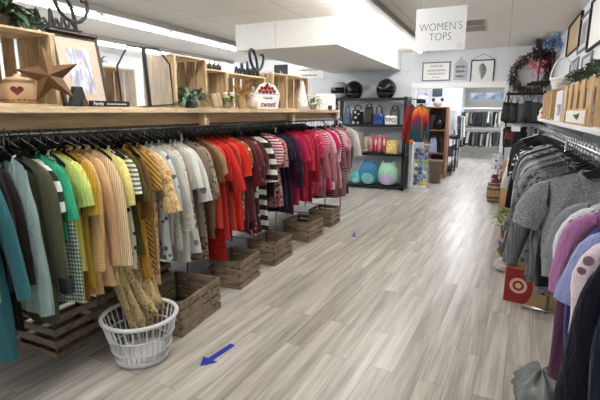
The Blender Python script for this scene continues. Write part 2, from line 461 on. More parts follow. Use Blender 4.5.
# desc | short name | anchor column | kind | hem height | pattern, colours...
LEFT = [
 ('speckled black and white knit top', 'speckled knit', -22, 'long', .62, 'heather', '#1b1d1e', '#b8bfba', .35),
 ('teal long cardigan', 'teal cardigan', -6, 'cardigan', .36, 'plain', '#2e6268'),
 ('black fine rib long top', 'black rib top', 6, 'long', .50, 'plain', '#161417'),
 ('charcoal brown lace tunic', 'charcoal tunic', 14, 'long', .47, 'heather', '#1c1715', '#2e2622', .4),
 ('sage grey tank top with wide straps', 'sage tank', 24, 'tank', .58, 'plain', '#92a7a3'),
 ('black sheer sleeveless top', 'black sheer top', 32, 'sleeveless', .52, 'plain', '#1d1e1c'),
 ('olive green long jacket with dark cuffs', 'olive jacket', 44, 'jacket', .47, 'plain', '#4c4d38'),
 ('black, white and green wide striped tee', 'wide striped tee', 55, 'tee', .84, 'hstripe', '#dfe9e2', '#24302c', .42),
 ('emerald green tee', 'emerald tee', 64, 'blouse', .90, 'plain', '#2f9c72'),
 ('green and white gingham tunic', 'gingham tunic', 70, 'sleeveless', .50, 'check', '#1f5d49', '#d5e4d2', 1.15),
 ('lime green short sleeved top', 'lime top', 77, 'tee', .50, 'plain', '#c3d277'),
 ('pale yellow striped tee', 'pale yellow tee', 83, 'tee', .66, 'vstripe', '#dfd976', '#c9bb52', 1.2),
 ('burnt orange long blouse', 'burnt orange blouse', 88, 'sleeveless', .48, 'plain', '#9b5a20'),
 ('golden mustard shirt', 'mustard shirt', 93, 'blouse', 0.54, 'vstripe', '#b89435', '#a37d28', 1.5),
 ('tan checked button shirt', 'tan checked shirt', 99, 'shirt', 0.48, 'check', '#dcb984', '#c49a63', 1.6),
 ('soft beige button shirt', 'beige shirt', 106, 'shirt', 0.49, 'plain', '#d3ad80'),
 ('cream and tan pinstriped shirt', 'pinstriped shirt', 113, 'shirt', 0.48, 'vstripe', '#e2cfae', '#c29f70', 2),
 ('mossy yellow long tunic', 'mossy tunic', 119, 'sleeveless', 0.45, 'plain', '#a09a4b'),
 ('lemon yellow lace tee', 'lemon tee', 124, 'blouse', 0.8, 'floral', '#e9df88', '#f3edb2', 1.4),
 ('black and cream geometric tank', 'geometric tank', 129, 'sleeveless', 0.55, 'floral', '#d9d5c6', '#38383c', 1),
 ('ivory and grey striped top', 'ivory striped top', 133, 'tee', 0.58, 'hstripe', '#e6e0c8', '#6a6d6c', 1.6),
 ('dark olive tee', 'dark olive tee', 139, 'blouse', 0.62, 'plain', '#4b4520'),
 ('gold yellow tunic', 'gold tunic', 143, 'sleeveless', 0.5, 'plain', '#b0802a'),
 ('brown peasant blouse with beaded neck', 'peasant blouse', 147, 'three', 0.48, 'plain', '#6b4e21'),
 ('yellow and brown diagonal striped tee', 'diagonal striped tee', 152, 'tee', 0.46, 'dstripe', '#c9a14c', '#7f5423', 1.4),
 ('tan ribbed knit vest', 'tan vest', 156, 'sleeveless', 0.42, 'vstripe', '#b88d55', '#94683a', 2),
 ('orange and cream patterned kimono', 'patterned kimono', 161, 'three', 0.36, 'paisley', '#d79a3f', '#efdcae', .8, '#b98a48'),
 ('pale blue grey floral blouse', 'pale floral blouse', 170, 'three', .50, 'floral', '#c9cfcd', '#5a6266', .8),
 ('light stone blouse', 'stone blouse', 176, 'three', .58, 'plain', '#c2bfb5'),
 ('oatmeal lace trimmed top', 'oatmeal top', 181, 'long', .55, 'lace', '#b3aa98', '#d6d0c2', .7),
 ('warm grey draped tee', 'warm grey tee', 186, 'blouse', .62, 'plain', '#a49e94'),
 ('white flared blouse', 'white blouse', 192, 'blouse', .42, 'plain', '#ddddd6'),
 ('off white v neck top', 'off white top', 198, 'three', .48, 'floral', '#d8d7cf', '#86868a', .5),
 ('taupe short sleeved tee', 'taupe tee', 205, 'tee', .58, 'plain', '#8a7a68'),
 ('brown paisley tunic', 'paisley tunic', 210, 'three', .38, 'paisley', '#7d6a58', '#b3a590', 1, '#5d4939'),
 ('chocolate brown tee', 'chocolate tee', 215, 'blouse', .55, 'plain', '#5f4127'),
 ('fawn suede tee', 'fawn tee', 219, 'tee', .60, 'plain', '#977b5e'),
 ('coral red tee', 'coral tee', 224, 'tee', .58, 'plain', '#d2482f'),
 ('long scarlet dress', 'scarlet dress', 228, 'blouse', .26, 'paisley', '#a81616', '#b81a1a', 1, '#8a1010'),
 ('tomato red blouse', 'tomato blouse', 232, 'three', .44, 'plain', '#c32a22'),
 ('brick red tunic', 'brick tunic', 236, 'three', .46, 'plain', '#8a2218'),
 ('orange red tee', 'orange red tee', 240, 'tee', .52, 'plain', '#d8452a'),
 ('bright red v neck tee', 'bright red tee', 244, 'blouse', .50, 'plain', '#cf3020'),
 ('tan floral tee', 'tan floral tee', 247, 'tee', .55, 'floral', '#8a5b3a', '#c9a98b', 1),
 ('dark maroon blouse', 'maroon blouse', 252, 'three', .46, 'plain', '#571a20'),
 ('plum brown tee', 'plum brown tee', 256, 'tee', .52, 'plain', '#643038'),
 ('wine floral tunic', 'wine tunic', 260, 'three', .40, 'floral', '#5c1a20', '#a58a84', .9),
 ('brown and cream large dotted top', 'dotted top', 264, 'blouse', .38, 'floral', '#4a2a22', '#e6ded0', .5),
 ('white and brown bold striped tunic', 'bold striped tunic', 269, 'three', .36, 'hstripe', '#ece8de', '#2c2220', .42),
 ('black open knit cardigan', 'black knit cardigan', 274, 'long', .45, 'plain', '#1d1315'),
 ('red and white striped tee', 'red striped tee', 279, 'tee', .90, 'hstripe', '#efe6e4', '#b63b48', 1.5),
 ('red and white floral blouse', 'red floral blouse', 283, 'blouse', .58, 'paisley', '#8f1f28', '#c9a6a4', 1, '#6b1720'),
 ('black cotton tee', 'black tee', 287, 'tee', .50, 'plain', '#18141a'),
 ('deep navy tee', 'navy tee', 291, 'tee', .48, 'plain', '#231c33'),
 ('dark plum blouse', 'plum blouse', 295, 'three', .42, 'plain', '#33172c'),
 ('purple black long top', 'purple black top', 298, 'long', .46, 'plain', '#2a1830'),
 ('magenta tee', 'magenta tee', 301, 'blouse', .50, 'plain', '#a21c46'),
 ('crimson long sleeved top', 'crimson top', 304, 'long', .50, 'plain', '#a51a30'),
 ('raspberry ruffled blouse', 'raspberry blouse', 307, 'three', .50, 'plain', '#b3263f'),
 ('red and black striped tee', 'red black tee', 310, 'tee', .55, 'hstripe', '#b0243a', '#34141c', 1.6),
 ('cherry red tunic', 'cherry tunic', 313, 'three', .46, 'plain', '#b51c34'),
 ('cranberry long top', 'cranberry top', 316, 'long', .45, 'plain', '#96182f'),
 ('rose red patterned tee', 'rose red tee', 319, 'tee', .52, 'floral', '#bb2f4d', '#dc8297', 1.2),
 ('strawberry pink blouse', 'strawberry blouse', 322, 'blouse', .50, 'plain', '#c53f5c'),
 ('dusty rose long top', 'dusty rose top', 324, 'long', .50, 'plain', '#a9606c'),
 ('rose and white fine striped tee', 'rose striped tee', 327, 'tee', .58, 'hstripe', '#e2b8c0', '#b54860', 1.5),
 ('pink plaid shirt', 'pink plaid shirt', 330, 'shirt', .45, 'check', '#c98d97', '#8d4a56', 1),
 ('pale pink blouse', 'pale pink blouse', 333, 'blouse', .60, 'plain', '#dfb3ba'),
 ('hot pink tee', 'hot pink tee', 336, 'tee', .50, 'plain', '#c6265f'),
 ('pink and white floral blouse', 'pink floral blouse', 338, 'three', .46, 'floral', '#d9a3ad', '#f1e0e2', 1),
 ('black and rose striped long top', 'black rose top', 341, 'long', .32, 'hstripe', '#3a2a30', '#b1707c', 1.3),
 ('blush pink tee', 'blush tee', 344, 'tee', .50, 'plain', '#d7a5ab'),
 ('salmon pink patterned tee', 'salmon tee', 346, 'blouse', .46, 'paisley', '#c9737d', '#e3bcc0', 1, '#a8505c'),
 ('mauve long sleeved top', 'mauve top', 349, 'long', .30, 'plain', '#96737a'),
 ('grey and pink striped tee', 'grey pink tee', 351, 'tee', .50, 'hstripe', '#b9a3a4', '#84656a', 1.3),
 ('charcoal grey long top', 'charcoal top', 353, 'long', .28, 'plain', '#3c393c'),
 ('cream white end of rack blouse', 'cream blouse', 356, 'three', .62, 'plain', '#cfcac4'),
]
ys = []
for i, g_ in enumerate(LEFT): ys.append(ypx(g_[2]))
LRX, LRZ = -2.40, 1.50
def spec_mat(g_):
    return cloth(*g_[5:])
for i, g_ in enumerate(LEFT):
    r = random.Random(100+i); y = ys[i]; rz = radians(r.uniform(-5, 3)); dx = r.uniform(-.02, .02)+{'sage tank': .13, 'black sheer top': -.03, 'gingham tunic': .06, 'charcoal tunic': -.04, 'mossy tunic': .05, 'geometric tank': .06, 'gold tunic': .06}.get(g_[1], 0)
    nb = LEFT[i-1][1] if i else LEFT[1][1]
    lab = f'{g_[0]} on the long rack, beside the {nb}'
    trim = BLACK if g_[3] == 'jacket' else None
    garment((LRX+dx, y, LRZ+.015), g_[3], g_[4], spec_mat(g_), lab, 'tops on the long rack under the shelf', 500+i, rz, trim)
    hanger((LRX+dx, y, LRZ+.0), rz, f'black plastic hanger holding the {g_[1]} on the long rack', 'black hangers on the long rack')
# second rail behind: unseen dark tops and hangers added to darken the gaps
BK = ['#1a1b20', '#232329', '#2b2724', '#15161a', '#30323a']
for k in range(30):
    y = 1.05+k*.183; r = random.Random(900+k)
    garment((-2.92, y, 1.52), ('long', 'tee', 'three')[k % 3], r.uniform(.34, .5), cloth('plain', BK[k % 5]), 'dark top added on the rear rail to block light behind the front row', 'added dark tops on the rear rail', 900+k, radians(r.uniform(-6, 6)))
    for dy in (0, .092): hanger((-2.92, y+dy, 1.52), radians(r.uniform(-8, 8)), 'black plastic hanger added on the rear rail to darken the gaps between tops', 'added black hangers on the rear rail')

# unseen screen added to block light and darken the gaps between hangers
dv = thing('added_dark_screen', 'added dark screen behind the long tops rack, keeping light off the gaps', 'added screen', (-3.32, 3.7, 0))
for k in range(5): MB().bb(-.012, .012, -3.1+k*1.24, -3.1+k*1.24+1.23, .22, 1.56).build('panel', wood('#3d332b', '#241d18', (6, 6, 1), .7), dv, bevel=.002)
for k in range(6):
    MB().bb(-.03, .03, -3.13+k*1.24, -3.08+k*1.24, 0, 1.57).build('post', DARKPOST, dv)
    MB().bb(-.16, .16, -3.13+k*1.24, -3.08+k*1.24, 0, .04).build('foot', DARKPOST, dv)
# rack frame
rk = thing('clothes_rack', 'chrome clothes rack carrying the long row of tops under the wooden shelf', 'clothes rack', (LRX, 3.8, 0))
def rel(m, o): return m
for nmx, xx, zz in (('hanging_rail', 0, LRZ-.017+.0), ('rear_rail', -.52, 1.503)):
    MB().tube([(xx, -2.95, zz), (xx, 2.95, zz)], .0135, 10).build(nmx, CHROME if nmx == 'hanging_rail' else BLACKM, rk, True)
for yy in (-2.9, -1.0, .62, 2.2, 2.9):
    MB().tube([(.06, yy, 0), (.06, yy, 1.42), (0, yy, 1.48)], .012, 8).build('upright', CHROME, rk, True)
    MB().tube([(-.58, yy, 0), (-.58, yy, 1.42), (-.52, yy, 1.48)], .012, 8).build('upright', CHROME, rk, True)
    MB().tube([(.06, yy, .06), (-.58, yy, .06)], .01, 8).build('foot_bar', CHROME, rk, True)
# shelf above it
sh = thing('wooden_shelf', 'long raw pine shelf over the tops rack, loaded with crates and ornaments', 'shelf', (-2.45, 3.65, 1.595))
for k, (a, b_) in enumerate(((-2.75, -1.12), (-1.115, .555), (.56, 2.42))):
    MB().bb(-.32, .30, a, b_, 0, .035).build('board', PINE, sh, bevel=.003)
MB().bb(.19, .21, -2.75, 2.42, -.085, -.002).build('fascia', wood('#b59a73', '#8a6e4d', (6, .9, 6), .7), sh)
for yy in (-2.4, -.72, .92, 2.38):
    MB().bb(.215, .275, yy-.03, yy+.03, -.1, -.001).build('bracket', PINEV, sh, bevel=.003)
    MB().tube([(-.02, yy, -.002), (-.02, yy, -.1)], .012, 8).build('rod_hanger', CHROME, sh, True)

MB().bb(-.318, -.30, -2.75, 2.42, -.085, -.002).build('added_rear_fascia', wood('#b59a73', '#8a6e4d', (6, .9, 6), .7), sh)  # rear board added to block the bright wall showing under the shelf
# --- right-hand rack
RIGHT = [  # desc, short, y, kind, hem, pattern...
 ('white collared shirt at the far rack end', 'white collared shirt', 6.35, 'shirt', .55, 'plain', '#e6e6e8'),
 ('black satin blouse', 'satin blouse', 6.2, 'three', .5, 'plain', '#111114'),
 ('black ribbed tee', 'ribbed tee', 6.05, 'tee', .5, 'vstripe', '#141416', '#222226', 2),
 ('black lace long top', 'lace long top', 5.9, 'long', .52, 'lace', '#101012', '#26262a'),
 ('black cowl neck top', 'cowl top', 5.75, 'three', .5, 'plain', '#18181b'),
 ('black cotton tank', 'cotton tank', 5.6, 'sleeveless', .55, 'plain', '#131315'),
 ('black peplum tee', 'peplum tee', 5.45, 'tee', .55, 'plain', '#0f0f11'),
 ('black sparkly top', 'sparkly top', 5.3, 'long', .5, 'heather', '#0e0e10', '#3a3a40', .5),
 ('black crew neck tee', 'crew neck tee', 5.15, 'tee', .5, 'plain', '#17171a'),
 ('black wrap blouse', 'wrap blouse', 5.0, 'three', .48, 'plain', '#121216'),
 ('black jersey tunic', 'jersey tunic', 4.85, 'long', .46, 'plain', '#141417'),
 ('black and white dotted blouse', 'dotted blouse', 4.7, 'blouse', .52, 'floral', '#16161a', '#c9c9cc', 1),
 ('black velvet top', 'velvet top', 4.55, 'long', .5, 'plain', '#0d0d10'),
 ('white tee with striped hem', 'striped hem tee', 4.42, 'tee', .62, 'hstripe', '#e4e4e6', '#34343c', .8),
 ('black and red striped sleeve top', 'red striped sleeve top', 4.3, 'blouse', .55, 'hstripe', '#1e1c22', '#8d8a90', 1.2),
 ('white long fluted blouse', 'fluted blouse', 4.18, 'long', .48, 'plain', '#d6d6d6'),
 ('slate grey tee', 'slate tee', 4.06, 'tee', .5, 'plain', '#5b5c60'),
 ('charcoal long cardigan', 'charcoal cardigan', 3.94, 'cardigan', .42, 'plain', '#2d2e31'),
 ('silver grey blouse', 'silver blouse', 3.82, 'three', .48, 'plain', '#96979a'),
 ('grey and white fine striped top', 'fine striped top', 3.7, 'long', .5, 'hstripe', '#b9babd', '#606268', 2),
 ('dark grey marl tee', 'marl tee', 3.58, 'tee', .5, 'heather', '#3a3b3e', '#66686b', .7),
 ('black knit tunic', 'knit tunic', 3.46, 'long', .46, 'plain', '#1c1c1f'),
 ('pewter grey tee', 'pewter tee', 3.34, 'tee', .5, 'plain', '#717276'),
 ('light grey raglan top', 'raglan top', 3.22, 'three', .52, 'plain', '#a8a9ac'),
 ('steel grey long sleeved top', 'steel top', 3.1, 'long', .48, 'plain', '#55575b'),
 ('grey leopard spotted blouse', 'leopard blouse', 2.98, 'three', .42, 'paisley', '#4a4b4e', '#8e8f92', 1, '#28292b'),
 ('ash grey tee', 'ash tee', 2.86, 'tee', .5, 'plain', '#8a8b8e'),
 ('graphite long top', 'graphite top', 2.74, 'long', .45, 'plain', '#3d3e42'),
 ('dark floral grey tunic', 'floral grey tunic', 2.62, 'three', .4, 'paisley', '#3a3b3d', '#77787b', 1, '#222325'),
 ('smoke grey ribbed top', 'smoke top', 2.5, 'long', .45, 'vstripe', '#77787b', '#5e5f62', 2),
 ('black and grey speckled tunic', 'speckled tunic', 2.38, 'blouse', .4, 'paisley', '#28292b', '#7c7d80', 1.3, '#4b4c4f'),
 ('black satin camisole', 'camisole', 2.24, 'sleeveless', .5, 'plain', '#131316'),
 ('heather grey short sleeved tee', 'heather tee', 2.08, 'tee', .62, 'heather', '#626366', '#a6a7aa', .8),
 ('mid grey short cardigan', 'grey cardigan', 1.44, 'tee', .74, 'plain', '#85868a'),
 ('white and silver tee', 'white silver tee', 1.39, 'blouse', .68, 'plain', '#d3d4d8'),
 ('grey and plum spotted blouse', 'spotted blouse', 1.34, 'tee', .6, 'floral', '#b9b2bc', '#4d3f52', 1.6),
 ('orchid pink tee', 'orchid tee', 1.29, 'blouse', .62, 'plain', '#a5709c'),
 ('plum long sleeved top', 'plum long top', 1.24, 'long', .48, 'plain', '#513046'),
 ('violet blue tunic', 'violet tunic', 1.20, 'long', .4, 'plain', '#2f2c66'),
 ('lavender blue tee', 'lavender tee', 1.15, 'tee', .6, 'plain', '#8b93bf'),
 ('pale pink printed top', 'pink printed top', 1.10, 'blouse', .42, 'floral', '#d9c6cb', '#7b5c70', 1),
 ('dark navy long tunic', 'navy long tunic', 1.05, 'long', .36, 'plain', '#12162c'),
 ('midnight navy jacket', 'midnight jacket', .98, 'jacket', .32, 'plain', '#10131f'),
 ('navy blue long cardigan', 'navy long cardigan', .90, 'long', .3, 'plain', '#141829'),
]
RRX, RRZ = .455, 1.412
NEAR = {'heather tee': 2.60, 'grey cardigan': 2.02, 'white silver tee': 1.94, 'spotted blouse': 1.86, 'orchid tee': 1.78, 'plum long top': 1.70, 'violet tunic': 1.63, 'lavender tee': 1.56, 'pink printed top': 1.48, 'navy long tunic': 1.39, 'midnight jacket': 1.29, 'navy long cardigan': 1.18}
def right_y(nm, y): return NEAR.get(nm, 2.74+(y-2.24)*(6.45-2.74)/(6.35-2.24))
for i, g_ in enumerate(RIGHT):
    r = random.Random(300+i); rz = radians(r.uniform(-5, 5)); y = right_y(g_[1], g_[2])
    nb = RIGHT[i-1][1] if i else RIGHT[1][1]
    dx = .075 if y < 2.1 else 0
    garment((RRX+dx, y, RRZ+.02), g_[3], g_[4]+(.12 if 2.3 < y < 4.3 else 0), spec_mat(g_), f'{g_[0]} on the short rack, beside the {nb}', 'tops on the rack along the east wall', 1500+i, rz, spread=(6, 14) if y < 2.3 or y > 2.7 else (26, 34), wscale=.94 if y < 2.1 else 1.0)
    hanger((RRX+dx, y, RRZ), rz, f'black plastic hanger holding the {g_[1]} on the short rack', 'black hangers on the short rack')
rr = thing('clothes_rack', 'black and chrome clothes rail under the white wall shelf, hung with dark tops', 'clothes rack', (RRX, 3.7, 0))
MB().tube([(0, -3.1, RRZ-.017), (0, 3.1, RRZ-.017)], .0135, 10).build('hanging_rail', CHROME, rr, True)
for yy in (-2.95, .1, 3.05):
    MB().tube([(0, yy, RRZ-.02), (0, yy, 0)], .012, 8).build('upright', CHROME, rr, True)
    MB().tube([(-.18, yy, .02), (.2, yy, .02)], .015, 8).build('foot_bar', CHROME, rr, True)
ws = thing('display_ledge', 'white ledge above the short rack holding crates, basket and greenery', 'shelf', (.65, 5, 1.465))
MB().bb(-.14, .115, -3.0, 3.0, 0, .035).build('board', WHITEP, ws, bevel=.004)
MB().bb(.1, .115, -3, 3, -.16, -.001).build('back_rail', plain('#9fa3a8', .6), ws)
for yy in (-2.6, -1.2, .2, 1.6, 2.8): MB().prism([(.11, -.001), (-.1, -.001), (.11, -.12)], .02, T(0, yy, 0)).build('bracket', plain('#d5d7da', .5), ws)
#PART3
# ------------------------------------------------------------------ crates, baskets
def crate(name, label, loc, size, rz=0, mats=(DARKWOOD, DARKPOST), slats=4, group=None, gap=.35, bottom_slats=5, rot=None):
    """open-topped slatted crate: size = length (x), depth (y), height (z); base centre at loc"""
    Lx, Ly, H = size; t = thing(name, label, 'crate', loc, rz, group, rot)
    th = .011; sh_ = H/(slats+gap*(slats-1)); st = sh_*(1+gap)
    for s in (-1, 1):
        m = MB()
        for k in range(slats): m.bb(-Lx/2, Lx/2, s*Ly/2-th/2, s*Ly/2+th/2, k*st+.001, k*st+sh_)
        m.build('slatted_side', mats[0], t, bevel=.002)
        e = MB()
        for k in range(slats): e.bb(s*(Lx/2-th)-th/2, s*(Lx/2-th)+th/2, -Ly/2+th, Ly/2-th, k*st+.001, k*st+sh_)
        e.build('slatted_end', mats[0], t, bevel=.002)
        for q in (-1, 1):
            MB().box((s*(Lx/2-.028), q*(Ly/2-.018), H/2), (.022, .022, H-.004)).build('corner_post', mats[1], t, bevel=.002)
    b = MB(); w_ = (Ly-.03)/bottom_slats
    for k in range(bottom_slats): b.bb(-Lx/2+.012, Lx/2-.012, -Ly/2+.015+k*w_, -Ly/2+.015+k*w_+w_*.75, .006, .016)
    b.build('bottom', mats[0], t)
    return t
cr = [((-2.20, 2.50), (.54, .42, .27), 90+4, 'dark slatted crate on the floor just past the white basket'),
      ((-2.22, 3.34), (.40, .32, .265), 90+3, 'dark slatted crate on the floor under the red tops'),
      ((-2.22, 4.04), (.43, .33, .255), 90, 'dark slatted crate on the floor under the striped tops'),
      ((-2.24, 4.98), (.43, .36, .25), 90-3, 'slatted crate on the floor under the magenta tops'),
      ((-2.24, 5.74), (.40, .33, .24), 90, 'slatted crate on the floor at the far end of the rack')]
for (x, y), sz, a, lab in cr: crate('wooden_crate', lab, (x, y, 0), sz, radians(a), slats=4, gap=.3, group='dark crates under the tops rack')
crate('wooden_crate', 'gappy dark crate on the floor under the green tops, behind the basket', (-2.72, 1.92, 0), (.50, .40, .30), radians(90), slats=4, gap=.75, group='dark crates under the tops rack', bottom_slats=3)
crate('wooden_crate', 'dark crate deep under the rack beneath the white and grey blouses', (-2.78, 2.62, 0), (.50, .36, .28), radians(90), slats=4, gap=.6, group='dark crates under the tops rack')

# white laundry basket
bk = thing('laundry_basket', 'round white plastic laundry basket on the floor below the scarf', 'basket', (-2.06, 1.96, 0), .3)
R0, R1, BH = .165, .235, .30; BASK = plain('#cfcfd0', .4, 0, .03)
MB().tube([(R1*cos(a), R1*sin(a), BH) for a in [2*pi*k/40 for k in range(40)]], .014, 8, True).build('rim', BASK, bk, True)
m = MB()
for k in range(34):
    a = 2*pi*k/34; m.tube([(R0*cos(a), R0*sin(a), .03), ((R0+R1)/2*1.01*cos(a), (R0+R1)/2*1.01*sin(a), .165), (R1*cos(a), R1*sin(a), BH-.005)], .0045, 5)
m.build('rib', BASK, bk, True)
m = MB()
for z in (.095, .19):
    q = R0+(R1-R0)*z/BH+.002; m.tube([(q*cos(a), q*sin(a), z) for a in [2*pi*k/36 for k in range(36)]], .006, 6, True)
m.build('hoop', BASK, bk, True)
MB().lathe([(R0-.02, .002), (R0+.006, .004), (R0+.010, .035), (R0+.002, .036), (R0-.004, .012), (.0005, .012)], 36, cap=False).build('base', BASK, bk, True)
# lacy scarf trailing into the basket
def scarf():
    t = thing('lace_scarf', 'cream and brown fringed lace scarf trailing from the rack into the basket', 'scarf', (-2.24, 2.02, 0))
    lm = cloth('paisley', '#8a7048', '#c9b488', 1.6, '#a58a5c')
    for i, (dx, dy, z0, z1, wd) in enumerate(((-.05, .02, .82, .17, .30), (.0, .10, .70, .27, .30))):
        r = random.Random(i); ph = r.uniform(0, 6)
        def fn(u, v):
            w = wd*(1-.5*v); a = (u-.5)
            return (dx+.04*sin(31*a+ph+2.5*v)*(.6+.4*v)+.17*v*v, dy+w*a+.02*sin(17*a+5*v), z0+(z1-z0)*v+(.03*sin(9*u+ph)+.02*sin(23*u))*v)
        MB().sheet(fn, 44, 18).build('panel', lm, t, True, solid=.006)
        f = MB()
        for k in range(22):
            p = Vector(fn(k/21, 1)); f.tube([p, p+Vector((.006*sin(k), .005*cos(k*3), -.035)), p+Vector((.01*sin(k*2), .008*cos(k), -.07))], .0022, 4)
        f.build('fringe', lm, t, True)
scarf()

# blue tape arrows
BLUE = plain('#16329b', .45, 0, .05)
def arrow(label, x, y, a, s):
    t = MB().prism([(q*s, z*s) for q, z in ((-.15, .022), (.06, .022), (.06, .06), (.15, 0), (.06, -.06), (.06, -.022), (-.15, -.022))], .001, Matrix.Rotation(pi/2, 4, 'X')).build('tape_arrow', BLUE)
    t.location = (x, y, .0015); t.rotation_euler = (0, 0, a); tag(t, label, 'arrow', None)
arrow('blue tape arrow on the floor in front of the dark crate', -1.61, 2.17, radians(-98), 1.05)
arrow('small blue tape arrow on the floor near the far crates', -1.66, 5.33, radians(-75), .7)
arrow('small blue tape arrow on the floor beside the carton', .1, 5.75, radians(-85), .7)

# ------------------------------------------------------------------ plants
def leaf(m, base, dir_, ln, wd, droop, n=5):
    d = Vector(dir_).normalized(); side = d.cross(Vector((0, 0, 1)))
    side = side.normalized() if side.length > 1e-3 else Vector((1, 0, 0)); vs = []; fs = []
    for i in range(n+1):
        t = i/n; c = Vector(base)+d*ln*t+Vector((0, 0, -droop*ln*t*t)); w = wd*sin(pi*min(.98, .08+t*.92))**.8
        vs += [c-side*w/2+Vector((0, 0, .15*w)), c, c+side*w/2+Vector((0, 0, .15*w))]
    for i in range(n):
        k = 3*i; fs += [(k, k+1, k+4, k+3), (k+1, k+2, k+5, k+4)]
    m.add(vs, fs)
def foliage(parent, name, mat, n, r, h, ln, wd, seed, droop=.5, spread=1.0, base=(0,0,0)):
    rr = random.Random(seed); m = MB()
    for k in range(n):
        a = rr.uniform(0, 2*pi); e = rr.uniform(.1, 1.3)
        b = (base[0]+r*rr.uniform(0, 1)*cos(a)*spread, base[1]+r*rr.uniform(0, 1)*sin(a)*spread, base[2]+h*rr.uniform(0, 1))
        leaf(m, b, (cos(a)*cos(e), sin(a)*cos(e), sin(e)), ln*rr.uniform(.7, 1.2), wd*rr.uniform(.7, 1.2), droop)
    return m.build(name, mat, parent, True)
G1 = plain('#2f4a2a', .5, 0, .45); G2 = plain('#3f5f3a', .5, 0, .4); G3 = plain('#59705c', .6, 0, .4); G4 = plain('#6f8a3e', .5, 0, .4)

def scrawl(parent, mat, cx, y, cz, w, h, seed, wd=.004, name='lettering'):
    """a line of lettering too small to read, as one joined pen stroke"""
    r = random.Random(seed); n = max(6, int(w/h*2.2)); pts = []
    for k in range(n*4+1):
        q = k/(n*4); a = 2*pi*q*n; pts.append((cx-w/2+w*q+.18*h*sin(a+1), y, cz+h*.5*sin(a)*(.45+.55*abs(sin(k//4*2.4+seed)))))
    MB().tube(pts, wd/2, 5, flat=1).build(name, mat, parent, True)
# ------------------------------------------------------------------ ornaments on the wooden shelf (base z = 1.63)
SZ = 1.631
def shelf_crate(label, y0, y1, x0, H, mats=(PINE, PINEV), slats=4, depth=.3):
    """crate on its side: the open face looks at the aisle; height H, length along the shelf"""
    L = y1-y0; t = thing('pine_crate', label, 'crate', (x0, (y0+y1)/2, SZ), 0, 'pine crates on the long shelf')
    th = .012
    for s in (0, 1):
        z = th/2+s*(H-th)
        m = MB(); sw = depth/slats
        for k in range(slats): m.bb(-k*sw-sw*.82, -k*sw, -L/2, L/2, z-th/2, z+th/2)
        m.build('slatted_side', mats[0], t, bevel=.002)
        e = (1 if s else -1)*(L/2-th)
        ep = MB(); [ep.bb(-depth+q*depth/3, -depth+q*depth/3+depth/3*.86, e-th/2, e+th/2, th, H-th) for q in range(3)]; ep.build('end_panel', mats[1], t, bevel=.002)
    m = MB(); n = 5; w_ = (L-.03)/n
    for k in range(n): m.bb(-depth-.001, -depth+.010, -L/2+.015+k*w_, -L/2+.015+k*w_+w_*.72, th, H-th)
    m.build('back_slats', mats[1], t)
    for s in (-1, 1): MB().bb(-.02, .003, s*(L/2-.022)-.012, s*(L/2-.022)+.012, th, H-th).build('corner_post', mats[1], t, bevel=.002)
    return t
shelf_crate('pine crate holding the crock and the rusty star', 1.215, 1.695, -2.24, .385)
shelf_crate('slatted pine crate set back behind the clipped-corner window frame', 1.99, 2.52, -2.50, .28)
shelf_crate('tall pine crate behind the silvery green plant', 2.63, 3.05, -2.24, .39)
shelf_crate('pine crate with the white flowers and small jars on its top', 3.06, 3.43, -2.30, .33)
shelf_crate('low pine crate set back under the black script sign', 3.47, 4.22, -2.34, .33)
shelf_crate('pine crate between the berry sign and the white gnome', 4.25, 4.62, -2.28, .385)
shelf_crate('pine crate behind the white gnome', 4.66, 5.32, -2.32, .40)

# rusty star
def star():
    t = thing('metal_star', 'rusty brown five-pointed metal star leaning in the pine crate', 'star', (-2.17, 1.585, 1.785), 0, None, (0, radians(-8), radians(52)))
    R, r_ = .155, .062; o = []
    for k in range(10):
        a = pi/2+k*pi/5; q = R if k % 2 == 0 else r_; o.append((q*cos(a), 0, q*sin(a)))
    vs = o+[(0, -.05, 0), (0, .012, 0)]; fs = []
    for k in range(10): fs += [(k, 10, (k+1) % 10)[::-1], (k, (k+1) % 10, 11)[::-1]]
    MB().add(vs, fs).build('body', plain('#6e4f33', .7, .3, .35), t)
    MB().tube([(0, .0, R-.004), (0, .004, R+.02), (0, .012, R+.004)], .0025, 5).build('hanging_loop', IRON, t)
star()
# crock with heart
def crock():
    t = thing('stoneware_crock', 'tan stoneware crock with a dark red heart, inside the pine crate', 'crock', (-2.34, 1.525, SZ+.0125))
    st = plain('#b79672', .45, 0, .15)
    MB().lathe([(.068, 0), (.08, .006), (.083, .05), (.08, .092), (.068, .103), (.074, .115), (.078, .118), (.072, .120), (.062, .112), (.06, .03), (.0005, .02)], 28, cap=False).build('body', st, t, True)
    MB().lathe([(.062, .119), (.064, .124), (.05, .134), (.02, .138), (.014, .15), (.0005, .154)], 24, cap=False).build('lid', plain('#c4a884', .45), t, True)
    h = [(.6*(16*sin(a)**3)/16, .6*(13*cos(a)-5*cos(2*a)-2*cos(3*a)-cos(4*a))/16) for a in [2*pi*k/28 for k in range(28)]]
    vs = []
    ang = radians(-38)
    for d in (.0845, .080):
        for x, z in h:
            a = ang+x*.05/.083; vs.append((d*cos(a), d*sin(a), .066+z*.045))
    n = len(h); fs = [tuple(range(n))]+[(i, (i+1) % n, n+(i+1) % n, n+i) for i in range(n)]
    MB().add(vs, fs).build('heart', plain('#5c1a1c', .5), t)
    m = MB()
    for k in range(20):
        a = 2*pi*k/20; m.ell((.0835*cos(a), .0835*sin(a), .018), (.006, .006, .005), 6, 4)
    m.build('dotted_band', plain('#74502e', .5), t)
crock()
p = thing('leafy_plant', 'dark green leafy plant in a low pot on top of the crate with the star', 'plant', (-2.36, 1.46, SZ+.386))
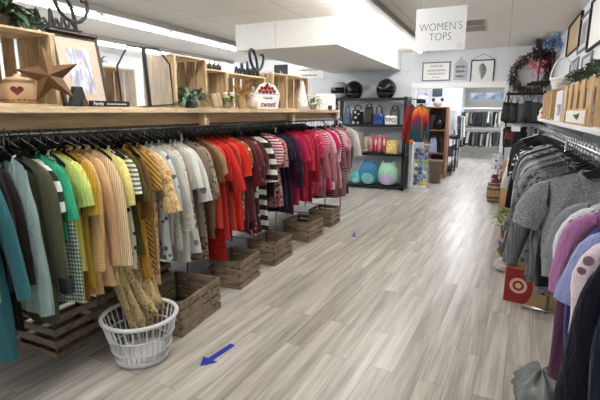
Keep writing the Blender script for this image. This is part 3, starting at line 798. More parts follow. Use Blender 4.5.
MB().lathe([(.05, 0), (.065, .05), (.07, .06), (.06, .06), (.05, .045), (.0005, .045)], 20, cap=False).build('pot', plain('#5b4a3c', .6), p, True)
foliage(p, 'foliage', G1, 70, .10, .06, .15, .055, 3, .7, 1.2, (0, 0, .05))
p = thing('potted_ivy', 'small dark trailing plant on the crate beside the script ornament', 'plant', (-2.33, 1.63, SZ+.386))
MB().lathe([(.03, 0), (.035, .035), (.03, .035), (.0005, .03)], 16, cap=False).build('pot', plain('#6b6357', .6), p, True)
foliage(p, 'foliage', G3, 34, .06, .03, .07, .022, 4, .8, 1.2, (0, 0, .03))

# script ornaments: looped letter and small joined letters cut from black metal, seen from behind
def script(label, y, z, x, s, tilt=0):
    t = thing('script_sign', label, 'sign', (x, y, z), 0, None, (0, 0, pi/2+tilt))
    loop = [(.02, .0), (.015, .08), (-.01, .17), (-.06, .235), (-.11, .235), (-.125, .18), (-.09, .11), (-.03, .07), (.05, .07), (.11, .12), (.135, .19), (.115, .225), (.085, .215)]
    def smooth(P):
        out = []
        for i in range(len(P)-1):
            a = P[max(i-1, 0)]; b = P[i]; c = P[i+1]; d = P[min(i+2, len(P)-1)]
            for k in range(6):
                q = k/6; out.append(tuple(.5*((2*b[j])+(c[j]-a[j])*q+(2*a[j]-5*b[j]+4*c[j]-d[j])*q*q+(3*b[j]-a[j]-3*c[j]+d[j])*q**3) for j in (0, 1)))
        return out+[P[-1]]
    MB().tube([(q[0]*s, 0, q[1]*s) for q in smooth(loop)], .0105*s*1.25, 8).build('capital_letter', IRON, t, True)
    low = [(.02, .01), (-.02, .06), (-.05, .01), (-.08, .08), (-.10, .01), (-.13, .06), (-.15, .01), (-.17, .12), (-.185, .01), (-.22, .05), (-.235, .01), (-.27, .10), (-.28, .01), (-.31, .05), (-.33, .01), (-.36, .06), (-.38, .01)]
    MB().tube([(q[0]*s, .0, q[1]*s) for q in smooth(low)], .0095*s, 8).build('joined_letters', IRON, t, True)
    MB().bb(-.38*s, .05*s, -.02, .02, -.0, .008).build('foot_bar', IRON, t)
script('black metal script word with a big loop standing on the dark framed picture', 1.865, 2.058, -2.30, .82)
script('black metal script word with a big loop on the low crate by the berry sign', 4.13, 1.963, -2.40, 1.1)

# leaning framed picture
def picture(label, y0, y1, z0, z1, x, frame, mat, art, lean, cat='picture', fw=.025, mw=.05, extra=None):
    t = thing('framed_picture', label, cat, (x, (y0+y1)/2, z0), 0, None, (0, -lean, 0))
    w, h = y1-y0, z1-z0
    m = MB()
    for a in (-1, 1):
        m.bb(-.02, .0, a*w/2-(fw if a > 0 else 0), a*w/2+(fw if a < 0 else 0), 0, h); m.bb(-.02, 0, -w/2+fw, w/2-fw, 0 if a < 0 else h-fw, fw if a < 0 else h)
    m.build('frame', frame, t, bevel=.002)
    MB().bb(-.014, -.008, -w/2+fw, w/2-fw, fw, h-fw).build('mat', mat, t)
    MB().bb(-.009, -.006, -w/2+fw+mw, w/2-fw-mw, fw+mw, h-fw-mw).build('artwork', art, t)
    return t
def art_mat(bg, c1, c2, sc=14):
    m, nt, b = base_mat('artwork'); g = N(nt); o = g.obj(); x, y, z = g.sep(o)
    f = g.noise(g.scale(o, (1, 2.5, .7)), sc, 4); col = g.ramp(f, [(.42, bg), (.52, c1), (.62, c2)])
    g.l(col, b.inputs['Base Color']); b.inputs['Roughness'].default_value = .3; return m
pic = picture('picture of lavender stems with a wide tan mat, leaning on the long shelf', 1.715, 2.03, SZ+.001, 2.045, -2.24, wood('#4a3628', '#2c2018', (6, 6, 1), .5), plain('#c9a980', .6), art_mat('#dcdde2', '#9a9ab8', '#6a6a92', 16), radians(9), fw=.02, mw=.06)
MB().bb(-.005, -.004, -.137, .137, .021, .39).build('glass', glass('#ffffff', .03, .18), pic)
MB().bb(-.05, .02, 1.70-1.8725, 2.02-1.8725, .413, .425).build('top_ledge', wood('#4a3628', '#2c2018', (6, 1, 6), .5), pic)
# green A-frame block and plaque
a_ = thing('house_block', 'small dark green house-shaped wooden block in front of the lavender picture', 'ornament', (-2.175, 1.745, SZ), 0, None, (0, 0, pi/2))
MB().prism([(-.058, 0), (.058, 0), (.028, .108), (-.022, .108)], .03).build('block', plain('#26322b', .6), a_, bevel=.003)
MB().prism([(.012, 0), (.05, 0), (.05, .03), (.031, .05), (.012, .03)], .006, T(0, -.018, 0)).build('door_cutout', plain('#4a3227', .6), a_)
pq = thing('word_plaque', 'thin black plaque with white lettering lying along the shelf edge', 'sign', (-2.165, 1.96, SZ), 0, None, (0, 0, pi/2))
MB().bb(-.145, .145, -.008, .008, 0, .034).build('board', BLACK, pq, bevel=.001)
text_mesh('lettering', 'Family', .028, WHITE, pq, (-.09, -.0085, .017), FRONT)
scrawl(pq, WHITE, .045, -.0085, .017, .15, .011, 15, .0022)
p = thing('air_plant', 'small green plant on top of the slatted crate by the window frame', 'plant', (-2.6, 2.22, SZ+.261))
MB().lathe([(.03, 0), (.035, .03), (.03, .03), (.0005, .025)], 14, cap=False).build('pot', plain('#7a6a58', .6), p, True)
foliage(p, 'foliage', G2, 40, .07, .03, .07, .02, 8, .5, 1.5, (0, 0, .025))
# clipped-corner metal frame and plank panel behind
fr = thing('window_frame_decor', 'black metal window frame ornament with clipped corners and a centre bar', 'ornament', (-2.235, 2.365, SZ), 0, None, (0, radians(-4), pi/2))
oc = [(-.245, .008), (-.245, .27), (-.14, .395), (.14, .395), (.245, .29), (.245, .008)]
MB().tube([(x, 0, z) for x, z in oc], .006, 8, True).build('outline', IRON, fr, True)
MB().bb(-.012, .012, -.008, .008, .01, .395).build('centre_bar', IRON, fr)
MB().prism([(x*.97, z*.98+.002) for x, z in oc[::-1]], .003).build('pane', glass('#ffffff', .08, .1), fr)
pp = thing('plank_panel', 'weathered wood plank panel standing behind the clipped-corner frame', 'panel', (-2.37, 2.63, SZ), 0, None, (0, 0, pi/2))
for k in range(4): MB().bb(-.15+k*.075, -.15+k*.075+.072, -.008, .008, .0, .375-.012*(k % 2)).build('plank', WEATH, pp, bevel=.002)
for z in (.06, .3): MB()  .bb(-.15, .147, .0085, .02, z, z+.04).build('batten', WEATH, pp)
# silvery plant in tall crate
p = thing('leafy_plant', 'silvery green bushy plant in front of the tall pine crate', 'plant', (-2.23, 2.80, SZ))
MB().lathe([(.045, 0), (.055, .05), (.05, .05), (.0005, .045)], 18, cap=False).build('pot', plain('#4f4a44', .7), p, True)
foliage(p, 'foliage', G3, 85, .07, .07, .115, .036, 11, .6, 1.4, (0, 0, .045))
b_ = MB().box((0, 0, 0), (.022, .13, .115)).build('wood_block', WEATH, bevel=.003); b_.location = (-2.19, 3.09, SZ+.066); b_.rotation_euler = (radians(8), radians(-6), 0)
tag(b_, 'weathered wood block tilted between the silvery plant and white flowers', 'block')
FLW = plain('#ece6d4', .6, 0, .05)
def flowers(label, loc, s, petal, seed, n=9, cat='flowers', green=G4):
    p = thing('flower_pot', label, cat, loc); rr = random.Random(seed)
    MB().lathe([(.03*s, 0), (.04*s, .05*s), (.035*s, .05*s), (.0005, .045*s)], 16, cap=False).build('pot', plain('#8b7a63', .6), p, True)
    foliage(p, 'foliage', green, 26, .05*s, .04*s, .08*s, .03*s, seed, .6, 1.2, (0, 0, .045*s))
    m = MB()
    for k in range(n):
        a = rr.uniform(0, 6.3); q = rr.uniform(.01, .07)*s; c = (q*cos(a), q*sin(a), rr.uniform(.07, .14)*s)
        for j in range(6):
            b = j*pi/3; m.ell((c[0]+.012*s*cos(b), c[1]+.012*s*sin(b), c[2]), (.012*s, .012*s, .006*s), 6, 4)
    m.build('blossom', petal, p, True); return p
flowers('cream white flowers in a small pot in the pine crate with jars on top', (-2.22, 3.29, SZ), 1.0, FLW, 21)
for k in range(5):
    o = thing('small_jar', 'small dark jar with white cap standing on the crate above the white flowers', 'jar', (-2.36, 3.10+k*.072, SZ+.331), 0, 'small dark jars on the pine crate')
    MB().lathe([(.018, 0), (.022, .004), (.022, .045), (.012, .058), (.012, .066)], 14).build('body', plain('#2a2a2c', .3), o, True)
    MB().lathe([(.014, .0665), (.014, .08)], 14).build('cap', WHITE, o, True)
p = thing('dried_flower_bunch', 'tall tan dried flower bunch standing beside the low crate', 'flowers', (-2.24, 3.56, SZ))
MB().lathe([(.03, 0), (.04, .06), (.028, .12), (.032, .13), (.026, .13), (.0005, .02)], 16, cap=False).build('vase', plain('#b99a6c', .6), p, True)
foliage(p, 'stems', plain('#b3915a', .8, 0, .35), 60, .02, .05, .20, .014, 33, .15, 1.0, (0, 0, .10))
g_ = thing('rabbit_figurine', 'pale cream standing animal figurine next to the berry sign', 'figurine', (-2.22, 3.74, SZ), 0, None, (0, 0, -.8))
MB().ell((0, 0, .055), (.042, .05, .055), lump=.05).ell((0, -.012, .125), (.03, .034, .034)).build('body', plain('#d9d0c3', .6), g_, True)
for s in (-1, 1): MB().ell((s*.014, 0, .178), (.009, .012, .034), 8, 6).build('ear', plain('#c9beb0', .6), g_, True)
# berry sign
bs = thing('berry_sign', 'white pail-shaped sign piled with red berries, lettered sweet', 'sign', (-2.19, 3.97, SZ), 0, None, (0, 0, radians(70)))
MB().prism([(-.14, 0), (.14, 0), (.17, .15), (.10, .235), (0, .26), (-.10, .235), (-.17, .15)], .014).build('board', plain('#ececea', .5), bs, bevel=.002)
MB().bb(-.16, .16, -.0085, -.0072, .145, .151).build('rim_stripe', plain('#8a8c90', .5), bs)
m = MB()
for k, (x, z) in enumerate(((-.10, .175), (-.055, .17), (-.01, .172), (.04, .17), (.09, .175), (-.075, .205), (-.03, .205), (.02, .205), (.065, .205), (-.01, .23))): m.ell((x, -.008, z), (.024, .008, .020), 10, 6)
m.build('berries', plain('#8e2028', .4, 0, .2), bs, True)
foliage(bs, 'berry_leaves', G1, 8, .06, .02, .04, .02, 5, .2, 1, (0, -.01, .21))
text_mesh('lettering', 'sweet', .085, plain('#6f1f2a', .5), bs, (0, -.0085, .045), FRONT, shear=.25, bold=.001)
scrawl(bs, plain('#5d5f66', .5), 0, -.0085, .11, .12, .03, 16, .006, 'small_lettering')
# gnome
gn = thing('white_gnome', 'white knitted gnome with a tall pointed hat', 'figurine', (-2.20, 4.86, SZ))
MB().lathe([(.055, 0), (.062, .02), (.058, .07), (.04, .11), (.0005, .12)], 20, cap=False).build('body', plain('#c9c5c0', .8), gn, True)
MB().lathe([(.06, .095), (.055, .115), (.042, .18), (.026, .26), (.010, .325), (.0005, .335)], 20, cap=False).build('hat', plain('#e6e4e2', .85), gn, True)
MB().lathe([(.045, .03), (.052, .06), (.046, .1), (.0005, .11)], 16, T(.022, -.016, 0), cap=False).build('beard', plain('#f1f0ee', .9), gn, True)
MB().ell((.055, -.045, .098), (.012, .012, .012), 10, 7).build('nose', plain('#d7b49b', .6), gn, True)
flowers('yellow green leafy sprig in a pot after the white gnome', (-2.20, 5.18, SZ), 1.3, FLW, 27, 4, 'plant')
hb = thing('white_house_box', 'white house-shaped box with a dark opening near the shelf end', 'ornament', (-2.20, 5.62, SZ), 0, None, (0, 0, radians(62)))
MB().prism([(-.14, 0), (.14, 0), (.14, .17), (.15, .175), (.11, .21), (-.11, .21), (-.15, .175), (-.14, .17)], .1).build('body', plain('#e9e9e6', .6), hb, bevel=.003)
MB().bb(.0, .07, -.0525, -.05, .0, .055).build('opening', plain('#26262a', .6), hb)
sp = thing('succulent_planter', 'spiky green plant in a shallow clay bowl at the far shelf end', 'plant', (-2.24, 5.95, SZ))
MB().lathe([(.05, 0), (.085, .045), (.09, .05), (.08, .05), (.0005, .035)], 20, cap=False).build('bowl', plain('#a9744c', .6), sp, True)
foliage(sp, 'foliage', plain('#5d7a45', .5, 0, .4), 40, .04, .02, .13, .018, 44, .2, 1.2, (0, 0, .04))
for k, (yy, lab) in enumerate(((4.33, 'small brown jug inside the pine crate beside the berry sign'), (4.5, 'small terracotta figure inside the pine crate beside the berry sign'))):
    o = MB().lathe([(.02, 0), (.045, .03), (.045, .07), (.02, .11), (.025, .13), (.0005, .13)], 16, cap=False).build('small_jug', plain('#7d4b33' if k else '#5a4634', .5), None, True)
    o.location = (-2.36, yy, SZ+.0125); tag(o, lab, 'jug')
# crowns of small pictures on the far wall behind the shelf
def wall_sign(name, label, x0, x1, z0, z1, y, board, frame=None, fw=.02, depth=.02, cat='sign'):
    t = thing(name, label, cat, ((x0+x1)/2, y, (z0+z1)/2)); w, h = x1-x0, z1-z0
    MB().bb(-w/2+fw*.5, w/2-fw*.5, -depth*.6, -.001, -h/2+fw*.5, h/2-fw*.5).build('board', board, t)
    if frame:
        m = MB()
        for a in (-1, 1):
            m.bb(a*w/2-(fw if a > 0 else 0), a*w/2+(fw if a < 0 else 0), -depth, 0, -h/2, h/2); m.bb(-w/2+fw, w/2-fw, -depth, 0, a*h/2-(fw if a > 0 else 0), a*h/2+(fw if a < 0 else 0))
        m.build('frame', frame, t, bevel=.002)
    return t
TXT = plain('#55585e', .5); DTX = plain('#26272b', .5)
q = wall_sign('wall_sign', 'white sign with two lines of lettering on the wall below the duct', -4.45, -3.72, 2.33, 2.66, 9.4, WHITE, plain('#d8d9da', .5), .02)
scrawl(q, TXT, 0, -.0125, .05, .5, .07, 1, .012); scrawl(q, TXT, 0, -.0125, -.07, .38, .05, 2, .01)
q = wall_sign('wall_sign', 'dark square sign with a pale letter, on the wall behind the shelf', -4.98, -4.63, 2.30, 2.68, 9.4, plain('#2e3038', .5), BLACKM, .02)
text_mesh('lettering', 'h', .2, plain('#b9bfd0', .5), q, (.02, -.0125, -.02), FRONT)
q = wall_sign('wall_sign', 'small notice with lettering on the wall above the helmets', -1.97, -1.78, 2.36, 2.44, 9.4, plain('#e6e8ec', .6))
scrawl(q, TXT, 0, -.0125, .018, .14, .02, 3); scrawl(q, TXT, 0, -.0125, -.02, .06, .02, 4)
q = wall_sign('framed_picture', 'white lettered print in a thin grey frame above the doorway', -1.565, -1.02, 2.215, 2.585, 9.4, WHITE, plain('#6b6e75', .5), .022, cat='picture')
scrawl(q, TXT, 0, -.0125, .11, .24, .05, 5, .007); scrawl(q, TXT, 0, -.0125, .025, .36, .045, 6, .008); scrawl(q, TXT, 0, -.0125, -.04, .34, .04, 7, .007); scrawl(q, TXT, 0, -.0125, -.11, .14, .04, 8, .006)
q = thing('tag_sign', 'grey tag-shaped lettered board hung above the doorway centre', 'sign', (-.835, 9.385, 2.41))
MB().prism([(-.12, -.19), (.12, -.19), (.12, .12), (.06, .19), (-.06, .19), (-.12, .12)], .014).build('board', plain('#b9bcc2', .6), q, bevel=.002)
MB().tube([(0, -.002, .15), (-.02, -.004, .24), (.02, -.004, .24), (0, -.002, .15)], .004, 5).build('string', IRON, q)
for k, z in enumerate((.07, -.02, -.11)): scrawl(q, DTX, 0, -.0078, z, .16, .06, 11+k, .012)
q = wall_sign('framed_picture', 'black framed fern print on white, above the doorway near the wreath', -.645, -.215, 2.15, 2.59, 9.4, plain('#eceeee', .5), BLACKM, .022, cat='picture')
MB().tube([(-.2, -.004, .22), (0, -.004, .33), (.2, -.004, .22)], .004, 5).build('hanging_cord', IRON, q)
m = MB(); rr = random.Random(2)
for k in range(26):
    z = -.14+k*.011; ln = .085*sin(pi*(k+2)/29)+.012
    for s in (-1, 1): leaf(m, (.008*sin(k*.2), -.013, z), (s*1, 0, .8), ln, .03, .2, 3)
m.tube([(0, -.013, -.16), (.0, -.013, .15)], .002, 5); m.build('fern_frond', plain('#55704f', .6, 0, .3), q, True)

# hanging WOMEN'S TOPS sign
hs = thing('hanging_sign', "white hanging sign lettered WOMEN'S TOPS above the aisle", 'sign', (-.665, 5.0, 2.455))
MB().bb(-.262, .248, -.003, .003, -.215, .215).build('board', plain('#e4e6e8', .4, 0, .02), hs)
m = MB()
for x in (-.22, .21): m.tube([(x, 0, .214), (x, 0, .343)], .0015, 5)
m.build('wire', CHROME, hs)
text_mesh('lettering', "WOMEN'S", .112, plain('#1e1e22', .5), hs, (-.005, -.0035, .02), FRONT, sx=.86, bold=-.0022)
text_mesh('lettering', 'TOPS', .112, plain('#1e1e22', .5), hs, (-.005, -.0035, -.08), FRONT, sx=.86, bold=-.0022)
m = MB()
for x0, x1, z0, z1 in ((.175, .225, -.195, -.192), (.175, .225, -.155, -.152), (.175, .178, -.192, -.155), (.222, .225, -.192, -.155), (.185, .215, -.183, -.181), (.185, .215, -.176, -.174), (.185, .215, -.169, -.167)): m.bb(x0, x1, -.0036, -.003, z0, z1)
m.build('emblem', plain('#a9adb3', .5), hs)
#PART4
# ------------------------------------------------------------------ black shelving unit by the back wall
UY, UD = 8.9, .42
un = thing('black_shelving_unit', 'black open shelving unit by the back wall, loaded with bags, shoes and plush toys', 'shelving', (-2.52, UY, 0))
for x in (-.73, .745):
    for y in (.03, UD-.03): MB().bb(x-.035, x+.035, y-.03, y+.03, 0, 1.9).build('post', BLACK, un, bevel=.003)
LV = [.075, .755, 1.345, 1.885]
for z in LV: MB().bb(-.76, .78, 0, UD, z-.05, z).build('shelf_board', BLACK, un, bevel=.003)
for y in (.1, .2, .3): MB().bb(.757, .772, y, y+.05, .08, 1.83).build('side_slat', BLACKM, un)
def X_(px): return -2.89+(px-352)*.02105      # along the unit front
def helmet(label, x, y, z, rz, shell, visor, s=1.0):
    t = thing('motorcycle_helmet', label, 'helmet', (x, y, z), rz, 'helmets on the black shelving')
    def fn(u, v):
        a = 2*pi*u; b = pi*(v*.8-.3)
        k = 1.0-.06*max(0, -sin(b)); return (.13*s*cos(b)*cos(a)*k, .165*s*cos(b)*sin(a)*k, .115*s+.135*s*sin(b))
    m = MB().sheet(fn, 24, 14, True); m.build('shell', shell, t, True, solid=.012)
    def vis(u, v):
        a = -pi/2+(u-.5)*2.5; b = .02+(v-.5)*.62
        return (.136*s*cos(b)*cos(a), .171*s*cos(b)*sin(a), .115*s+.14*s*sin(b))
    MB().sheet(vis, 16, 6).build('visor', visor, t, True, solid=.006)
    def chin(u, v):
        a = -pi/2+(u-.5)*2.2; b = -.62+(v-.5)*.55
        return (.14*s*cos(b)*cos(a), (.185)*s*cos(b)*sin(a), .115*s+.15*s*sin(b))
    MB().sheet(chin, 16, 5).build('chin_bar', shell, t, True, solid=.014)
GB = plain('#141519', .12, .1, .05); GV = plain('#08080a', .06, .2, .02); GS = plain('#9a9da3', .2, .4)
helmet('glossy black full-face helmet with silver chin on the black shelving', X_(351), 9.08, LV[3]+.003, radians(20), GB, GV, 1.42)
helmet('large black helmet with a chrome visor strip, nearest the shelving end', X_(384), 9.08, LV[3]+.003, radians(4), GB, GV, 1.5)
helmet('black and white patterned helmet close to the tops rack end', X_(337), 9.06, LV[3]+.003, radians(-25), plain('#c9ccd2', .2, 0, .5), GV, 1.35)

def bag(label, px0, px1, z, h, mat, handle=None, y=9.0, d=.14, group=None, soft=.35, cat='bag', text=None, tmat=None, hh=.14):
    x0, x1 = X_(px0), X_(px1); w = x1-x0; t = thing('handbag', label, cat, ((x0+x1)/2, y, z+.002), 0, group)
    def fn(u, v):
        a = 2*pi*u; ex = .45; c, s = cos(a), sin(a)
        sx = math.copysign(abs(c)**ex, c); sy = math.copysign(abs(s)**ex, s); k = 1-.22*v*v
        return (w/2*sx*(1-.1*v), d/2*sy*k*(1.0 if v < .9 else .7), h*v*(1-.04*sx*sx))
    m = MB().sheet(fn, 24, 8, True); m.f.append(tuple(range(23, -1, -1))); m.f.append(tuple(8*24+k for k in range(24)))
    m.build('body', mat, t, True)
    if handle:
        for yy in (-.03, .03): MB().tube([(-w*.28, yy, h*.93), (-w*.24, yy, h+hh*.7), (0, yy, h+hh), (w*.24, yy, h+hh*.7), (w*.28, yy, h*.93)], .008, 6).build('handle', handle, t, True)
    if text: text_mesh('lettering', text, h*.62, tmat, t, (0, -d/2-.004, h*.48), FRONT, bold=.002)
    return t
g_ = 'bags on the second shelf of the black unit'
DEN = plain('#4d5a73', .7, 0, .3); BKF = cloth('floral', '#141416', '#c9c9cc', .5)
bag('faded blue denim bag at the shadowy end of the bag shelf', 342, 350, LV[2], .24, DEN, DEN, group=g_)
bag('black bag with white flower pattern on the black unit', 351, 363, LV[2], .30, BKF, BLACK, group=g_, hh=.1)
bag('soft black bag between the flowered bag and the blue tote', 364, 372.5, LV[2], .36, plain('#1b1a1a', .5), BLACK, group=g_, hh=.06)
bag('royal blue tote lettered TIN on the black unit', 373.3, 384, LV[2], .22, plain('#24509c', .6), plain('#2a2c35', .5), group=g_, text='TIN', tmat=plain('#15233f', .5), hh=.17)
bag('white oval pouch lettered TPO beside the blue tote', 385, 397, LV[2], .18, plain('#e9e9ea', .5), None, y=8.98, group=g_, text='TPO', tmat=plain('#2d2c2a', .5), d=.1)
bag('grey green backpack behind the white TPO pouch', 387, 397, LV[2], .32, plain('#5d6865', .7), plain('#3a403f', .6), y=9.19, group=g_, hh=.06)
# shoes and boots
def shoe(label, px, z, mat, h=.22, w=.1, ln=.26, rz=0, tall=False, y=8.98, group=None):
    t = thing('boot' if tall else 'slipper', label, 'boot' if tall else 'slipper', (X_(px), y+.02, z+.002), rz, group)
    if tall:
        def fn(u, v):
            a = 2*pi*u; k = 1-.12*sin(pi*v); return (w/2*cos(a)*k, w*.6*sin(a)*k+.03*(1-v), h*v)
        m = MB().sheet(fn, 16, 8, True); m.build('shaft', mat, t, True, solid=.008)
        MB().ell((0, -.06, .045), (w*.48, ln*.5, .045), 16, 8).build('foot_upper', mat, t, True)
        MB().ell((0, -.055, .006), (w*.5, ln*.52, .008), 16, 6).build('sole', plain('#4a4138', .7), t, True)
    else:
        M4 = Matrix.Rotation(radians(78), 4, 'X')
        def fn(u, v):
            a = 2*pi*u; yy = (v-.5)*ln; k = sqrt(max(.02, 1-(2*v-1)**4)); return (w/2*cos(a)*k*(1-.12*sin(pi*v)), .05*sin(a)*k, yy+ln/2)
        MB().sheet(fn, 16, 10, True).build('upper', mat, t, True)
        MB().ell((0, -.052, ln*.62), (w*.32, .014, ln*.2), 12, 7).build('insole', plain('#d7a9ac', .8), t, True)
        MB().ell((0, .04, ln*.5), (w*.5, .016, ln*.5), 14, 8).build('sole', plain('#5c3434', .7), t, True)
g_ = 'footwear on the third shelf of the black unit'
GRB = plain('#8d8a86', .8, 0, .25); PNK = cloth('floral', '#c96b78', '#ecd3d2', 1.2)
shoe('grey furry boot farthest along the footwear shelf', 354.5, LV[1], GRB, .44, .13, .25, 0, True, group=g_)
shoe('grey furry boot second in the footwear row', 360.5, LV[1], plain('#9c968d', .8, 0, .2), .42, .12, .25, 0, True, group=g_)
shoe('short beige boot between the grey boots and pink slippers', 366.5, LV[1], plain('#a89a85', .7), .34, .12, .25, 0, True, group=g_)
for k, px in enumerate((372, 376.6, 380.6, 385)): shoe(('pale pink slipper beside the beige boot', 'deep pink slipper second in the slipper row', 'rose pink slipper third in the slipper row', 'pink slipper beside the yellow bag')[k], px, LV[1], (PNK, plain('#b8475f', .8, 0, .3))[k % 2] if k != 2 else PNK, .3, .095, .37, radians((-6, 4, -5, 7)[k]), group=g_)
bag('yellow and white floral soft bag at the end of the footwear shelf', 387, 399, LV[1], .28, cloth('floral', '#cfb56a', '#f0ead8', .9, '#b77a5a'), None, d=.2)
# plush toys: plain round cushions with ears
def plush(label, px, z, r, c1, c2, ears='cat', y=9.03):
    t = thing('plush_toy', label, 'plush toy', (X_(px), y, z), 0, 'plush toys on the bottom shelf')
    def body(u, v):
        a = 2*pi*u; b = pi*(v-.5); k = cos(b)**.75 if cos(b) > 0 else 0
        return (r*k*cos(a)*(1.02-.1*sin(b)), r*.72*k*sin(a), r*1.08*(1+sin(b)))
    MB().sheet(body, 24, 16, True).build('body', c1, t, True)
    def tum(u, v):
        a = 2*pi*u; q = v; x = .62*r*q*cos(a); zz = .55*r*q*sin(a)+.62*r
        return (x, -.735*r*sqrt(max(0, 1-(x/(1.06*r))**2-((zz-1.08*r)/(1.12*r))**2*.72))-.006, zz)
    MB().sheet(tum, 20, 5, True).build('tummy', c2, t, True)
    for s in (-1, 1): MB().ell((s*r*.52, 0, r*2.05), (r*.2, r*.12, r*.24), 10, 7, lump=.0).build('ear', c1, t, True)
    for s in (-1, 1): MB().ell((s*r*.3, -r*.66, r*1.28), (r*.055, r*.03, r*.07), 8, 6).build('eye', BLACK, t, True)
    MB().ell((0, -r*.70, r*1.16), (r*.06, r*.03, r*.04), 8, 6).build('nose', plain('#2c3c55', .6), t, True)
plush('blue round plush toy with an aqua tummy on the bottom shelf', 370, LV[0]+.002, .225, plain('#3f84ab', .9), plain('#86c3cb', .9))
plush('mint and lavender round plush toy on the bottom shelf', 389.5, LV[0]+.002, .22, plain('#9fcdb4', .9), plain('#c4b0d8', .9))
plush('small teal plush toy beside the blue round one', 357, LV[0]+.002, .12, plain('#58b3bd', .9), plain('#9bd6d6', .9), y=8.99)

# coats at the end of the unit
CO = ((-1.66, 8.86, 1.87, 74, 'dark red coat'), (-1.47, 8.90, 1.85, 62, 'tie-dyed jacket'))
garment(CO[0][:3], 'long', .98, cloth('plain', '#8c1a18'), 'dark red long coat hanging at the end of the black shelving', 'coats at the shelving end', 70, radians(CO[0][3]), wscale=.7)
garment(CO[1][:3], 'jacket', 1.02, cloth('tiedye', '#d8531c'), 'orange to purple tie-dyed jacket hanging beside the dark red coat', 'coats at the shelving end', 71, radians(CO[1][3]), trim=cloth('plain', '#c9711f'), wscale=.7)
for (x, y, z, a, s_) in CO: hanger((x, y, z), radians(a), f'black hanger holding the {s_} at the shelving end', 'hangers at the shelving end')
hr = thing('coat_hook_rail', 'black metal rail sticking out of the shelving end, holding coats', 'hook rail', (-1.74, 8.9, 1.85))
MB().tube([(-.03, -.04, .0), (.08, -.04, .0), (.27, 0, -.02), (.36, .03, -.02), (.37, .03, .01)], .008, 8).build('bar', BLACKM, hr, True); MB().bb(-.035, -.02, -.09, .01, -.05, .05).build('mounting_plate', BLACKM, hr)

# clear bin of toy balls
tb = thing('clear_toy_bin', 'tall clear bin full of coloured balls standing by the doorway', 'bin', (-1.44, 9.13, 0))
MB().bb(-.165, .165, -.14, .14, 0, .02).build('base', WHITEP, tb)
for x in (-.165, .165):
    MB().bb(x-.003, x+.003, -.14, .14, .02, .95).build('clear_side', glass('#ffffff', .1, .05), tb)
for y in (-.14, .14): MB().bb(-.16, .16, y-.003, y+.003, .02, .95).build('clear_face', glass('#ffffff', .1, .05), tb)
MB().tube([(-.165, -.14, .95), (.165, -.14, .95), (.165, .14, .95), (-.165, .14, .95)], .008, 6, True).build('rim', plain('#c9ccd0', .4), tb)
bc = [('yellow', '#d8cf52'), ('lime green', '#8fae3a'), ('navy blue', '#2c3170'), ('white', '#e4e4e6'), ('purple', '#5d3a7c'), ('sky blue', '#5d8fc0')]
rr = random.Random(5); bmesh_ = {}
k = 0
for lz in range(11):
    for (bx, by) in ((-.095, -.08), (0, -.085), (.095, -.08), (-.05, .03), (.05, .03)):
        nm, hx = bc[rr.randrange(6)] if lz > 0 else bc[3]
        if nm not in bmesh_:
            o = MB().ell((0, 0, 0), (.044, .044, .044), 14, 9).build('toy_ball', plain(hx, .35, 0, .05), None, True); bmesh_[nm] = o
        else:
            o = bmesh_[nm].copy(); COL.objects.link(o)
        o.location = (-1.44+bx+rr.uniform(-.013, .013), 9.13+by+rr.uniform(-.012, .012), .066+lz*.076+rr.uniform(0, .02))
        tag(o, f'{nm} plastic ball in the clear bin by the doorway', 'ball', f'{nm} balls in the clear bin')

# ------------------------------------------------------------------ room behind the doorway
CABW = wood('#a8734f', '#7a4d33', (8, 8, 1), .5)
cb = thing('wooden_bookcase', 'brown wooden bookcase of helmets and bags behind the doorway', 'bookcase', (-1.42, 11.0, 0))
for x in (-.245, .225): MB().bb(x-.03, x+.03, 0, .35, 0, 1.72).build('side_panel', CABW, cb, bevel=.003)
for z in (.12, .62, 1.18, 1.72): MB().bb(-.27, .25, 0, .35, z-.03, z).build('shelf', CABW, cb, bevel=.003)
MB().bb(-.25, .23, .345, .36, .1, 1.7).build('back_panel', plain('#4a3226', .6), cb)
def lump(name, label, cat, loc, r, col, rough=.6, seed=1, group=None):
    o = MB().ell((0, 0, r[2]), r, 16, 10, None, .08, seed).build(name, col if not isinstance(col, str) else plain(col, rough, 0, .2), None, True); o.location = loc
    return tag(o, label, cat, group)
helmet('dark helmet inside the top compartment of the brown bookcase', -1.40, 11.16, 1.182, .3, GB, GV, 1.1)
BAGS = True
helmet('white helmet with dark lining beside the brown bookcase', -1.83, 11.05, 1.722, -.3, plain('#d9dce2', .2), GV, 1.15)
pd = thing('storage_cabinet', 'white storage cabinet behind the doorway, next to the brown bookcase', 'cabinet', (-1.93, 11.0, 0))
MB().bb(-.22, .22, 0, .4, 0, 1.72).build('body', WHITEP, pd, bevel=.004)
for k, z in enumerate((.05, .6, 1.15)):
    d = MB().bb(-.2, .2, -.018, -.001, z, z+.5).build('drawer', plain('#d5d8de', .4), pd, bevel=.003); MB().tube([(-.06, -.03, z+.4), (.06, -.03, z+.4)], .006, 6).build('handle', CHROME, d)
pe = thing('plush_toy', 'pale plush toy with dark round ears sitting on the brown bookcase', 'plush toy', (-1.45, 11.1, 1.722))
MB().ell((0, 0, .085), (.11, .08, .085)).build('body', plain('#dcc3bb', .8), pe, True)
for s in (-1, 1): MB().ell((s*.1, 0, .165), (.045, .03, .045), 10, 7).build('ear', plain('#3a2c2c', .8), pe, True)
q = wall_sign('framed_picture', 'small dark square picture on the white wall behind the bookcase', -1.82, -1.56, 2.02, 2.30, 12.8, plain('#4c5560', .5), plain('#3a4048', .5), .02, cat='picture')
